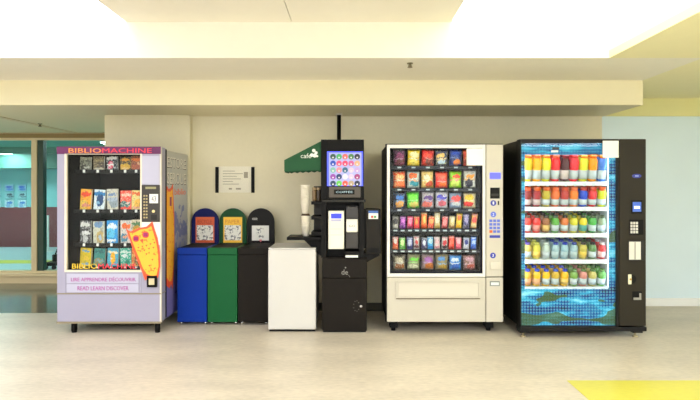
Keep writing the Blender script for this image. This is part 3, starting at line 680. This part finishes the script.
# paper cups on the rack: nested stacks (upper hangs on its shelf row, lower stands on the tray)
M_cup = mat('white paper cup', (240, 234, 216), .55, noise=.03, scale=60)
def cup_mesh():
    m = MB()
    m.lathe([(.029, 0), (.0415, .098), (.0465, .099), (.0465, .104), (.0405, .104), (.0285, .006)], 0, 0, 20)
    o = m.build('paper_cup', M_cup); return o
cup = cup_mesh(); first = True
def cup_stack(px, d, zbase, n, pitch, lab, grp, cup=cup):
    global first
    for k in range(n):
        o = cup if first else copy_tree(cup)
        first = False
        o.location = (X(px, d) + random.uniform(-.0008, .0008), d, zbase + k * pitch)
        o.rotation_euler = (0, 0, random.uniform(0, 3))
        tag(o, lab, 'paper cup', grp)
zc0 = cz(237)
ncu = 5
cup_stack(305.6, D + .09, zc0 + .0005, ncu, .0235, 'white paper cup nested in the lower stack on the black side tray', 'paper cups in the lower stack')
zs = zc0 + .0005 + (ncu - 1) * .0235 + .104
ld = MB().lathe([(.045, zs + .0005), (.046, zs + .006), (.040, zs + .010), (.036, zs + .020)], X(305.6, D + .09), D + .09, 20).build('cup_lid', mat('brown lid', (70, 52, 36), .5))
tag(ld, 'brown plastic lid between the two stacks of white paper cups', 'cup lid')
cup_stack(305.2, D + .09, zs + .021, 9, .0215, 'white paper cup nested in the upper stack above the brown lid', 'paper cups in the upper stack')
# canisters on the top rack shelf
for (px, c_, lab) in ((313.5, (120, 96, 64), 'brown lid-topped canister on the top rack shelf, left'), (318, (70, 58, 46), 'dark canister on the top rack shelf beside the machine')):
    zz = cz(201.4) + .0005; xx = cx_(px)
    t = thing('canister', lab, 'canister', (xx, D + .1, zz), 'canisters on the cup rack')
    MB().lathe([(.018, zz), (.02, zz + .004), (.02, zz + .1), (.014, zz + .11)], xx, D + .1).build('jar', mat('jar %d' % px, c_, .3), t)
    MB().lathe([(.020, zz + .11), (.021, zz + .114), (.021, zz + .13), (.018, zz + .134)], xx, D + .1).build('lid', mat('jar lid', (150, 130, 96), .4), t)

# ------------------------------------------------------------------ snack machine
D = 5.13
def sx_(px): return X(px, D)
def sz(py): return Z(py, D)
M_snk = mat('cream enamel', (194, 188, 172), .4, noise=.008); M_snw = mat('white door frame', (222, 220, 214), .35)
a, b = sx_(387), sx_(503); z0, z1 = sz(322), sz(144.5); yb = D + .86
SM = thing('snack_vending_machine', 'cream snack vending machine with six shelves of bags and bars', 'vending machine', ((a + b) / 2, D, 0))
cab = MB().box(a, a + .03, D + .07, yb, z0, z1).box(b - .03, b, D + .07, yb, z0, z1).box(a + .03, b - .03, yb - .03, yb, z0, z1).box(a + .03, b - .03, D + .07, yb - .03, z1 - .03, z1).box(a + .03, b - .03, D + .07, yb - .03, z0, z0 + .03)
cab.build('cabinet', M_blackm, SM)
wa, wb, wz0, wz1 = sx_(391), sx_(481.5), sz(272.4), sz(149)
dr = MB().frame(a, sx_(485.6), sz(277), z1, wa - .01, wb + .01, wz0 - .01, wz1 + .008, D, D + .07, .004).build('door', M_snw, SM)
MB().frame(wa - .01, wb + .01, wz0 - .01, wz1 + .008, wa, wb, wz0, wz1, D + .003, D + .07).build('window_lining', mat('navy lining', (16, 20, 34), .6, spec=.1), dr)
MB().box(a - .012, a - .001, D + .01, D + .07, z0, z1 + .006).build('hinge_strip', M_blackm, SM)
MB().box(a, b, D + .012, D + .07, z1, z1 + .008).build('top_edge', M_blackm, SM)
MB().box(wa, wb, D + .02, D + .026, wz0, wz1).build('glass', M_glass, SM)
MB().box(sx_(466.8), sx_(483), D - .004, D + .0198, sz(165.4), sz(148.5), .002).build('white_sign', M_paper, SM)
MB().box(a, sx_(485.6), D, D + .07, z0, sz(277.6), .005).build('lower_panel', M_snk, SM)
pf = MB().frame(sx_(396), sx_(480), sz(298), sz(281.4), sx_(398.4), sx_(478), sz(296), sz(283), D - .012, D, .003).build('delivery_frame', M_snk, SM)
MB().box(sx_(398.4), sx_(478), D - .006, D, sz(296), sz(283), .002).build('delivery_flap', mat('cream flap', (204, 198, 182), .35), SM)
MB().box(sx_(396), sx_(480), D - .011, D, sz(298.9), sz(298.1)).build('delivery_lip', mat('dark tan', (110, 96, 70), .5), SM)
cp = MB().box(sx_(486.2), b, D - .004, D + .07, sz(276.6), z1, .005).build('control_column', M_snk, SM)
MB().box(sx_(486.2), b, D - .004, D + .07, z0, sz(277.4), .005).build('coin_door', M_snk, SM)
yf = D - .004
dp = MB().box(sx_(489.6), sx_(500.6), yf - .006, yf, sz(179), sz(172.6), .002).build('display', mat('blue lcd', (76, 80, 200), .3, emit=(80, 84, 225), estr=.8), cp)
MB().box(sx_(490), sx_(499.6), yf - .004, yf, sz(198.6), sz(187.6), .002).build('bill_slot', M_black, cp)
MB().box(sx_(491), sx_(498.6), yf - .006, yf - .004, sz(196), sz(193.6)).build('slot_lip', M_dkgrey, cp)
M_bl = mat('blue print', (40, 52, 160), .4); M_bl2 = mat('light blue print', (90, 110, 205), .4)
for (px, py, m_) in ((493.2, 203, M_bl), (493.2, 214.4, M_bl2), (492.8, 255.4, M_bl)):
    MB().cyl((sx_(px), yf - .003, sz(py)), (sx_(px), yf, sz(py)), .027, seg=20).build('round_badge', m_, cp)
for (ch, py, m_) in (('1', 203, M_paper), ('2', 214.4, M_paper), ('3', 255.4, M_paper)):
    px = 493.2 if py < 250 else 492.8
    text('badge_number', ch, m_, sx_(px - .7), sx_(px + .7), sz(py + 1.4), sz(py - 1.4), yf - .003, cp, ext=.0008)
MB().box(sx_(497.6), sx_(499), yf - .002, yf, sz(205), sz(201)).build('coin_slot', M_dkgrey, cp)
for r in range(4):
    for c_ in range(3):
        m_ = mat('orange key', (206, 92, 40), .4) if (r == 3 and c_ == 0) else M_bl2
        MB().box(sx_(489.2 + c_ * 3.8), sx_(492.2 + c_ * 3.8), yf - .005, yf, sz(222 + r * 3.6), sz(219.4 + r * 3.6), .001).build('key', m_, cp)
MB().box(sx_(489.4), sx_(500), yf - .003, yf, sz(237.8), sz(235.2)).build('price_plate', M_bl, cp)
MB().box(sx_(490), sx_(500.6), yf - .014, yf, sz(269), sz(261.6), .004).build('coin_return', mat('cream flap', (204, 198, 182)), cp)
cd = SM.children[-1]
MB().box(sx_(489.6), sx_(499.6), yf - .004, yf, sz(286), sz(281), .002).build('maker_plate', mat('plate grey', (120, 126, 122), .4), SM)
MB().box(sx_(490.8), sx_(498.6), yf - .0055, yf - .004, sz(285), sz(282.2)).build('plate_face', mat('plate face', (214, 222, 220), .4), SM)
for px in (394.5, 492):
    for y in (D + .14, yb - .1):
        l = MB().box(sx_(px - 4), sx_(px + 4), y - .05, y + .05, .035, z0, .004); l.cyl((sx_(px), y, 0), (sx_(px), y, .036), .022).build('leg', M_blackm, SM)
# trays
ND = D + .14
def nx(px): return X(px, ND)
srows = [(166.6, 149.8), (188.6, 170.6), (208.8, 192), (229, 213), (249.6, 236), (270.4, 254.4)]
c6 = [399.2, 413.2, 427.4, 441.4, 455.2, 469.4]; c12 = [395.2, 402.4, 409.8, 416.6, 423.9, 430.4, 437.2, 444.3, 451.4, 458.4, 466, 473.2]
M_rail = mat('tray steel', (22, 27, 40), .5, spec=.15)
for r, (py, pt) in enumerate(srows):
    zt_ = Z(py, ND)
    tr = MB().box(wa - .015, wb + .01, ND - .04, yb - .05, zt_ - .008, zt_).box(wa - .015, wb + .01, ND - .05, ND - .04, zt_ - .024, zt_ + .004).build('tray', M_rail, SM)
    cl = c12 if r in (3, 4) else c6
    for cpx in cl:
        MB().box(nx(cpx - 2.2), nx(cpx + 1.6), ND - .053, ND - .05, zt_ - .018, zt_ - .004).build('price_tag', mat('tag white', (190, 200, 206), .5), tr)
M_led = emit_mat('snack tube', (240, 246, 250), 4.0)
MB().cyl((wa + .02, D + .10, wz1 + .012), (wb - .02, D + .10, wz1 + .012), .010, seg=10).build('light_tube', M_led, SM)
MB().cyl((wb + .018, D + .085, wz0 + .03), (wb + .018, D + .085, wz1 - .03), .009, seg=10).build('light_tube', M_led, SM)

def bag_mesh(w, h, d, name='bag'):
    m = MB(); nu, nv = 10, 16
    g = {}
    for side in (0, 1):
        for i in range(nu + 1):
            for j in range(nv + 1):
                u, v = i / nu, j / nv
                e = max(0, 1 - abs(2 * u - 1) ** 3) ** .6; k = max(0, 1 - abs(2 * min(max((v - .07) / .86, 0), 1) - 1) ** 3.2) ** .6
                y = d / 2 * e * k; pinch = 1 - .07 * (1 - abs(2 * v - 1) ** 2)
                x = (u - .5) * w * pinch
                zz = v * h + (.003 * (i % 2) if j == nv else 0)
                if side and (i in (0, nu) or j in (0, nv)): g[side, i, j] = g[0, i, j]; continue
                yy = (-y if side == 0 else y) + .0016 * math.sin(u * 17 + v * 9) * k
                g[side, i, j] = m.bm.verts.new((x, yy, zz))
    for side in (0, 1):
        for i in range(nu):
            for j in range(nv):
                q = [g[side, i, j], g[side, i + 1, j], g[side, i + 1, j + 1], g[side, i, j + 1]]
                f = m.bm.faces.new(q if side == 0 else q[::-1]); f.smooth = True
    return m
def obj_mat(o, m):
    o.material_slots[0].link = 'OBJECT'; o.material_slots[0].material = m
nth = ['leftmost', 'second from left', 'third from left', 'fourth from left', 'fifth from left', 'sixth from left', 'seventh from left', 'eighth from left', 'ninth from left', 'tenth from left', 'eleventh from left', 'rightmost']
def ordw(k, n): return 'rightmost' if k == n - 1 else nth[k]
sh6 = ['top', 'second', 'third', 'fourth', 'fifth', 'bottom']
BAGS = {
 0: [((48, 28, 44), (120, 50, 90), (90, 40, 40), 'dark purple chip bag'), ((236, 204, 40), (250, 240, 190), (240, 220, 110), 'yellow chip bag'), ((180, 30, 26), (230, 80, 60), (90, 30, 30), 'dark red chip bag'), ((34, 40, 80), (230, 190, 120), (200, 220, 240), 'navy chip bag with pale picture'), ((36, 44, 96), (30, 70, 150), (226, 140, 50), 'dark blue chip bag with orange picture'), ((200, 60, 40), (230, 120, 50), (150, 40, 40), 'orange red chip bag')],
 1: [((232, 90, 50), (250, 190, 140), (240, 130, 80), 'bright orange chip bag'), ((226, 236, 232), (232, 120, 50), (30, 150, 170), 'white and teal chip bag'), ((240, 210, 140), (250, 240, 210), (190, 80, 40), 'cream chip bag with brown picture'), ((214, 40, 40), (240, 110, 90), (232, 120, 50), 'red chip bag'), ((150, 206, 50), (230, 80, 60), (210, 230, 120), 'lime green chip bag'), ((236, 234, 226), (240, 160, 40), (40, 40, 60), 'white chip bag with orange and black print')],
 2: [((40, 42, 70), (60, 120, 200), (236, 180, 90), 'navy pretzel bag with tan foot'), ((70, 180, 40), (120, 220, 70), (220, 200, 120), 'green chip bag'), ((206, 200, 206), (90, 60, 130), (220, 120, 110), 'silver and purple snack bag'), ((226, 224, 234), (70, 70, 190), (210, 110, 130), 'white snack bag with blue logo'), ((150, 170, 196), (220, 80, 80), (220, 224, 230), 'pale blue grey snack bag'), ((240, 226, 190), (230, 200, 60), (210, 50, 50), 'yellow and red snack bag')],
 3: [((196, 190, 180), (50, 50, 60), (230, 226, 220), 'grey and black candy bar'), ((140, 40, 160), (220, 130, 220), (90, 30, 120), 'purple candy bar'), ((214, 60, 110), (240, 140, 170), (150, 40, 80), 'deep pink candy pack'), ((240, 90, 90), (250, 170, 80), (220, 50, 60), 'coral candy bar'), ((244, 130, 40), (250, 210, 130), (220, 90, 30), 'orange candy bar'), ((228, 70, 50), (250, 170, 110), (190, 40, 40), 'red orange candy bar'), ((228, 206, 150), (244, 236, 210), (190, 160, 100), 'cream candy bar'), ((200, 70, 80), (230, 150, 150), (150, 40, 50), 'dusty red candy pack'), ((230, 214, 160), (246, 240, 214), (170, 130, 90), 'pale tan candy bar'), ((240, 206, 70), (250, 120, 60), (230, 180, 40), 'yellow candy bar'), ((70, 70, 120), (170, 160, 200), (60, 60, 70), 'slate blue candy pack'), ((240, 180, 110), (220, 90, 90), (244, 220, 170), 'peach candy bar')],
 4: [((220, 90, 70), (244, 226, 220), (240, 130, 80), 'red and white candy roll'), ((90, 190, 50), (220, 236, 180), (60, 150, 40), 'lime green candy roll'), ((120, 130, 190), (210, 214, 236), (60, 60, 110), 'periwinkle candy roll'), ((226, 220, 220), (180, 40, 50), (90, 40, 50), 'white and dark red candy pack'), ((60, 60, 110), (220, 224, 236), (40, 40, 80), 'navy and white candy pack'), ((90, 180, 226), (210, 236, 246), (50, 130, 200), 'light blue candy pack'), ((240, 228, 228), (230, 190, 196), (220, 160, 170), 'white mint pack'), ((226, 216, 216), (190, 60, 70), (50, 40, 50), 'white red and black candy pack'), ((206, 50, 44), (230, 110, 90), (150, 30, 30), 'bright red candy pack'), ((240, 130, 150), (250, 200, 210), (220, 90, 120), 'pink candy pack'), ((214, 216, 232), (50, 60, 130), (230, 230, 240), 'white and navy candy pack'), ((80, 130, 220), (200, 220, 246), (50, 90, 180), 'bright blue candy pack')],
 5: [((120, 108, 96), (190, 180, 160), (150, 96, 56), 'clear pastry bag with brown cookie'), ((150, 150, 120), (110, 190, 60), (230, 230, 200), 'clear pastry bag with green label'), ((150, 130, 130), (150, 90, 160), (190, 120, 60), 'clear pastry bag with purple label'), ((150, 140, 110), (60, 130, 190), (180, 150, 80), 'clear pastry bag with blue label'), ((90, 150, 216), (226, 236, 246), (60, 110, 190), 'blue and white mint bag'), ((130, 100, 92), (180, 140, 150), (170, 90, 70), 'brown pastry bag')],
}
base_bag = bag_mesh(.122, .16, .06).build('snack_bag', M_paper); base_bar = bag_mesh(.058, .155, .028).build('candy_bar', M_paper)
used = set()
for r, items in BAGS.items():
    py, pt = srows[r]; zt_ = Z(py, ND); hh = Z(pt, ND) - zt_
    big = len(items) == 6; src = base_bag if big else base_bar
    for k, (c1, c2, c3, nm) in enumerate(items):
        if src.name in used: o = copy_tree(src)
        else: o = src; used.add(src.name)
        f = random.uniform(.94, 1.03) if big else (random.choice((.8, .98, 1.05)) if r == 3 else random.uniform(.88, 1.05))
        if r == 0: f = .98
        o.scale = (1, 1, hh * f / (.16 if big else .155))
        tilt = math.radians(random.uniform(-2, 3) if big else random.uniform(0, 7) if r == 3 else random.uniform(-2, 3))
        o.rotation_euler = (0, tilt, 0)
        o.location = (nx((c6 if big else c12)[k]), ND + (.005 if big else 0), zt_ + (.061 if big else .029) * abs(math.sin(tilt)) + .0006)
        obj_mat(o, print_mat('wrapper %d %d' % (r, k), c1, c2, c3, 'bag' if big else 'bar', .32))
        tag(o, '%s, %s on the %s snack shelf' % (nm, ordw(k, len(items)), sh6[r]), 'snack bag' if big else 'candy bar', 'snack bags in the machine' if big else 'candy bars in the machine')

# ------------------------------------------------------------------ soda machine
D = 4.99
def dx_(px): return X(px, D)
def dz(py): return Z(py, D)
a, b = dx_(520), dx_(646); z0, z1 = dz(330), dz(139); yb = D + .88
DM = thing('drink_vending_machine', 'black glass-front drink machine with blue water graphics, right end of the row', 'vending machine', ((a + b) / 2, D, 0))
M_bev = mat('brown black enamel', (44, 40, 31), .45, noise=.03, spec=.15)
M_bevs = mat('black cabinet side', (12, 11, 10), .45, spec=.25)
M_in = mat('white cooler liner', (232, 238, 238), .5)
cab = MB().box(a, a + .03, D + .1, yb, z0 + .03, z1 - .01).box(b - .03, b, D + .1, yb, z0 + .03, z1 - .01).box(a + .03, b - .03, yb - .03, yb, z0 + .03, z1 - .01).box(a + .03, b - .03, D + .1, yb - .03, z1 - .04, z1 - .01).box(a + .03, b - .03, D + .1, yb - .03, z0 + .03, z0 + .06)
cab.build('cabinet', M_bevs, DM)
ga, gb, gz0, gz1 = dx_(521.6), dx_(616.4), dz(326), dz(143)
MB().frame(a, dx_(619), z0, z1, ga, gb, gz0, gz1, D, D + .1, .004).build('door_frame', M_bevs, DM)
col = MB().box(dx_(619.2), b, D - .004, D + .1, dz(326), z1, .008).build('control_column', M_bev, DM)
MB().box(a - .004, b + .004, D - .008, D + .1, dz(331.2), dz(327), .004).build('bottom_rail', M_bevs, DM)
M_wat = water_mat('water graphic')
ia, ib, iz0, iz1 = dx_(525.6), dx_(610), dz(289.6), dz(154.6)
MB().frame(ga, gb, gz0, gz1, ia, ib, iz0, iz1, D + .02, D + .03).build('water_graphic', M_wat, DM)
MB().box(ga, gb, D + .012, D + .016, gz0, gz1).build('glass', M_glass, DM)
MB().box(dx_(602.6), dx_(618.4), D - .005, D - .0005, dz(157.6), dz(140.8)).build('white_sign', M_paper, DM)
lo = MB().box(dx_(553), dx_(560), D + .0175, D + .0195, dz(149.4), dz(147)).box(dx_(552), dx_(559), D + .0175, D + .0195, dz(152.2), dz(150.2), mi=1).build('graphic_emblem', [mat('emblem black', (24, 24, 30), .4), M_paper], DM)
# cooler interior
inn = MB().box(ia - .01, ib + .03, D + .62, D + .64, iz0 - .02, iz1 + .03).box(ia - .03, ia - .01, D + .105, D + .64, iz0 - .02, iz1 + .03).box(ib + .03, ib + .05, D + .105, D + .64, iz0 - .02, iz1 + .03).box(ia - .01, ib + .03, D + .105, D + .62, iz1 + .03, iz1 + .045)
inn.build('cooler_liner', M_in, DM)
M_led2 = emit_mat('cooler led', (228, 244, 255), 10.0)
MB().box(ia - .022, ia - .006, D + .035, D + .05, iz0 + .02, iz1 - .02).build('led_strip', M_led2, DM)
MB().box(ib + .006, ib + .022, D + .035, D + .05, iz0 + .02, iz1 - .02).build('led_strip', M_led2, DM)
MB().box(ia + .01, ib - .01, D + .035, D + .06, iz1 + .006, iz1 + .018).build('led_strip', M_led2, DM)
ND = D + .12
def ex(px): return X(px, ND)
drows = [(182, 154.8), (207, 186), (233, 213.6), (259, 240.4), (286, 266.8)]
TS = .22            # the gravity-feed shelves rise towards the back
M_shelf = mat('white shelf', (240, 244, 246), .35)
for py, _ in drows:
    zt_ = Z(py, ND)
    s_ = MB().prism_x([(ND - .055, zt_ - .010 - .055 * TS), (ND - .055, zt_ - .055 * TS), (D + .61, zt_ + (D + .61 - ND) * TS), (D + .61, zt_ - .010 + (D + .61 - ND) * TS)], ia - .008, ib + .026).box(ia - .008, ib + .026, ND - .065, ND - .055, zt_ - .034, zt_ + .002)
    s_ = s_.build('shelf', M_shelf, DM)
    for k in range(9):
        MB().box(ex(525.5 + 9.25 * k - 2), ex(525.5 + 9.25 * k + 2), ND - .0675, ND - .065, zt_ - .028, zt_ - .008).build('price_tag', mat('tag pale', (206, 218, 228), .5), s_)
yf = D - .004
ov = MB().cyl((dx_(636.4), yf - .004, dz(176)), (dx_(636.4), yf, dz(176)), .042, seg=28)
for v in ov.bm.verts: v.co.z = dz(176) + (v.co.z - dz(176)) * .45
ov = ov.build('oval_badge', mat('badge blue', (36, 46, 150), .3), col)
MB().box(dx_(634.6), dx_(638.2), yf - .005, yf - .004, dz(176.5), dz(175.5)).build('badge_mark', mat('badge pale', (150, 170, 230), .4), ov)
sc_ = MB().box(dx_(630.6), dx_(642), yf - .008, yf, dz(213.6), dz(200), .004).build('display', M_black, col)
MB().box(dx_(632), dx_(640.4), yf - .010, yf - .008, dz(211.6), dz(202)).build('screen', mat('display blue', (30, 60, 130), .3, emit=(70, 120, 225), estr=.5), sc_)
MB().box(dx_(633.4), dx_(639), yf - .0115, yf - .010, dz(208.6), dz(206)).build('screen_text', mat('display white', (220, 232, 246), .3, emit=(220, 235, 250), estr=.8), sc_)
kp = MB().box(dx_(629), dx_(643), yf - .006, yf, dz(235), dz(219.6), .003).build('keypad', M_black, col)
for r in range(4):
    for c_ in range(3):
        MB().box(dx_(629.9 + c_ * 2.7), dx_(631.9 + c_ * 2.7), yf - .009, yf - .006, dz(224.2 + r * 3.0), dz(221.8 + r * 3.0)).build('key', mat('key grey', (206, 204, 196), .4), kp)
br = MB().box(dx_(627.6), dx_(643.6), yf - .008, yf, dz(260.4), dz(240.6), .003).build('bill_reader', M_dkgrey, col)
MB().box(dx_(628.4), dx_(640), yf - .010, yf - .008, dz(259.4), dz(241.6)).build('bill_plate', mat('brushed steel', (206, 202, 190), .35, metal=.3), br)
MB().box(dx_(633.6), dx_(635), yf - .0115, yf - .010, dz(259), dz(242)).build('bill_slot', mat('slot grey', (150, 148, 138), .4), br)
lk = MB().cyl((dx_(631), yf - .008, dz(279)), (dx_(631), yf, dz(279)), .042, seg=24).build('lock_boss', M_black, col)
MB().box(dx_(627.4), dx_(630.6), yf - .012, yf - .008, dz(284), dz(274.2), .004).build('lock_plate', mat('ivory plate', (232, 228, 196), .35), lk)
MB().cyl((dx_(629.6), yf - .016, dz(279)), (dx_(629.6), yf - .012, dz(279)), .010, seg=12).build('key_cylinder', mat('brass', (180, 150, 80), .3, metal=.6), lk)
cr = MB().box(dx_(632), dx_(641.4), yf - .004, yf, dz(300), dz(291), .003).build('coin_return', M_black, col)
MB().box(dx_(633), dx_(640.6), yf - .010, yf - .004, dz(299.6), dz(297.4), .001).box(dx_(638.8), dx_(640.6), yf - .008, yf - .004, dz(297.4), dz(293)).build('return_lip', mat('lip grey', (150, 148, 138), .4), cr)
for px in (525, 638):
    for y in (D + .05, yb - .1):
        l = MB().box(dx_(px - 5), dx_(px + 5), y - .05, y + .05, .045, z0 + .03, .003).build('leg', M_bevs, DM)
        MB().cyl((dx_(px), y, .0), (dx_(px), y, .016), .028, .02).cyl((dx_(px), y, .016), (dx_(px), y, .047), .010).build('levelling_foot', mat('foot brass', (190, 176, 140), .35, metal=.5), l)

def bottle(kind):
    """thing mesh = bottle body, children cap and wrapper"""
    if kind == 'juice':
        prof = [(.028, 0), (.037, .006), (.039, .03), (.038, .09), (.041, .115), (.041, .175), (.036, .200), (.028, .214), (.026, .222)]; cz0, cz1, cr_ = .216, .245, .029; wz = (.024, .108, .0400)
    elif kind == 'squat':
        prof = [(.028, 0), (.037, .006), (.039, .03), (.036, .060), (.039, .095), (.041, .105), (.040, .135), (.032, .152), (.027, .160), (.026, .170)]; cz0, cz1, cr_ = .158, .190, .030; wz = (.020, .074, .0400)
    else:
        prof = [(.024, 0), (.033, .005), (.034, .03), (.031, .055), (.034, .08), (.037, .110), (.033, .135), (.022, .156), (.019, .168)]; cz0, cz1, cr_ = .158, .180, .022; wz = (.020, .085, .0356)
    o = MB().lathe(prof, 0, 0, 16).build(kind + '_bottle', M_paper)
    c_ = MB().lathe([(cr_, cz0), (cr_, cz1 - .004), (cr_ * .85, cz1)], 0, 0, 16).build('cap', M_paper); c_.parent = o
    w_ = MB().lathe([(wz[2], wz[0]), (wz[2], wz[1])], 0, 0, 16).build('wrapper', M_paper); w_.parent = o
    return o, cz1
protos = {k: bottle(k) for k in ('juice', 'squat', 'soda')}
usedp = set()
def pmat(c, rough=.25):
    c = tuple(int(v) for v in vivid(c, 1.25, .93))
    return mat('drink %d %d %d' % c, c, rough)
# (body, cap, wrapper, description)
Wh = (206, 218, 224)
DR = [
 ('juice', [((240, 214, 40), (244, 120, 40), Wh, 'yellow juice bottle with orange cap'), ((248, 182, 20), (240, 110, 40), Wh, 'golden juice bottle'), ((226, 226, 60), (236, 130, 50), Wh, 'lemon yellow juice bottle'), ((226, 36, 48), (220, 90, 50), Wh, 'red juice bottle'), ((70, 34, 40), (120, 30, 40), (226, 214, 214), 'dark cola coloured bottle with white wrapper'), ((236, 56, 70), (200, 40, 50), Wh, 'bright red juice bottle'), ((222, 226, 70), (236, 150, 60), Wh, 'yellow green juice bottle'), ((248, 160, 30), (236, 120, 40), Wh, 'orange juice bottle'), ((90, 140, 226), (230, 140, 70), Wh, 'blue sports drink bottle')]),
 ('squat', [((130, 30, 30), (206, 90, 40), (210, 190, 190), 'dark red bottle'), ((150, 30, 40), (226, 110, 40), (214, 196, 196), 'crimson bottle with orange cap'), ((180, 166, 30), (220, 110, 40), Wh, 'olive yellow bottle'), ((220, 110, 30), (230, 110, 40), Wh, 'orange bottle'), ((170, 50, 40), (200, 80, 40), Wh, 'brick red bottle'), ((226, 130, 30), (220, 110, 40), Wh, 'amber bottle'), ((30, 80, 200), (180, 60, 40), Wh, 'royal blue bottle'), ((206, 26, 40), (210, 80, 40), Wh, 'scarlet bottle'), ((206, 216, 50), (230, 110, 40), Wh, 'yellow green bottle with orange cap')]),
 ('soda', [((206, 70, 60), (90, 60, 40), (220, 220, 220), 'small red bottle'), ((226, 66, 60), (80, 60, 40), (226, 150, 140), 'small bright red bottle'), ((150, 100, 60), (60, 50, 40), (220, 190, 120), 'small brown bottle'), ((90, 160, 60), (50, 70, 40), Wh, 'small green bottle'), ((206, 120, 60), (70, 60, 40), Wh, 'small copper bottle'), ((210, 206, 60), (90, 110, 40), Wh, 'small yellow green bottle'), ((226, 210, 60), (60, 80, 60), (90, 160, 150), 'small yellow bottle with teal wrapper'), ((70, 160, 70), (60, 80, 40), Wh, 'small bright green bottle'), ((160, 176, 150), (80, 90, 60), Wh, 'small pale green bottle')]),
 ('soda', [((214, 190, 110), (110, 90, 170), Wh, 'pale amber bottle with violet cap'), ((214, 206, 90), (190, 190, 90), (236, 206, 110), 'pale yellow bottle'), ((190, 206, 200), (200, 210, 206), Wh, 'clear water bottle with white cap'), ((170, 200, 210), (40, 70, 160), (190, 210, 216), 'clear water bottle with blue cap'), ((160, 196, 210), (30, 60, 170), (186, 208, 216), 'clear blue tinted bottle with blue cap'), ((168, 196, 206), (36, 60, 150), (190, 210, 214), 'clear bottle with navy cap'), ((190, 180, 90), (30, 30, 30), (226, 200, 90), 'yellow bottle with black cap'), ((90, 130, 80), (26, 26, 26), Wh, 'green bottle with black cap'), ((200, 60, 64), (220, 210, 210), (236, 200, 200), 'red and white bottle')]),
 ('soda', [((214, 170, 60), (50, 80, 190), (230, 170, 130), 'amber bottle with blue cap'), ((226, 190, 40), (50, 80, 190), (232, 180, 140), 'yellow bottle with blue cap'), ((240, 196, 30), (40, 70, 190), Wh, 'golden bottle with blue cap'), ((206, 176, 60), (60, 100, 200), Wh, 'mustard bottle with blue cap'), ((240, 190, 24), (40, 70, 190), (232, 200, 120), 'deep yellow bottle with blue cap'), ((130, 170, 90), (90, 130, 70), Wh, 'leaf green bottle'), ((214, 150, 140), (110, 140, 90), Wh, 'pinkish bottle'), ((200, 190, 120), (90, 130, 70), Wh, 'pale olive bottle'), ((110, 170, 90), (80, 130, 60), Wh, 'fresh green bottle')]),
]
sh5 = ['top', 'second', 'middle', 'fourth', 'bottom']
for r, (kind, items) in enumerate(DR):
    py, pt = drows[r]; zt_ = Z(py, ND); hh = Z(pt, ND) - zt_
    src, ph = protos[kind]
    for back in (range(2) if r < 2 else range(4)):
        for k, (cb, cc, cw, nm) in enumerate(items):
            if kind in usedp: o = copy_tree(src)
            else: o = src; usedp.add(kind)
            f = hh / ph * (.97, .93, .88, .88, .88)[r]; wd = (1.0, 1.0, 1.04, 1.04, 1.04)[r]
            o.scale = (wd, wd, f)
            o.location = (ex(526.6 + 9.25 * k), ND + back * .09, zt_ + back * .09 * TS + .009)
            o.rotation_euler = (math.atan(TS) * .98, 0, 0)
            obj_mat(o, pmat(cb)); 
            for ch in o.children: obj_mat(ch, pmat(cc) if ch.name.startswith('cap') else pmat(cw, .4))
            where = '%s on the %s drink shelf' % (ordw(k, 9), sh5[r])
            tag(o, ('%s%s, %s' % ('' if not back else ('second-row ', 'third-row ', 'rearmost ')[back - 1], nm, where)), 'drink bottle', 'bottles in the drink machine')

# ------------------------------------------------------------------ light, camera
w = bpy.data.worlds.new('World'); SC.world = w; w.use_nodes = True
bg = w.node_tree.nodes['Background']; bg.inputs[0].default_value = lin((255, 250, 240)); bg.inputs[1].default_value = .5
cam = bpy.data.cameras.new('Camera'); co = bpy.data.objects.new('Camera', cam); COL.objects.link(co)
co.location = (0, 0, H); co.rotation_euler = (math.pi / 2, 0, 0)
cam.sensor_width = 36; cam.lens = F / 700 * 36; cam.shift_y = -10 / 700; cam.clip_start = .05
SC.camera = co
SC.view_settings.view_transform = 'Standard'; SC.view_settings.look = 'None'; SC.view_settings.gamma = 1; SC.view_settings.use_curve_mapping = False
SC.view_settings.exposure = 0.24
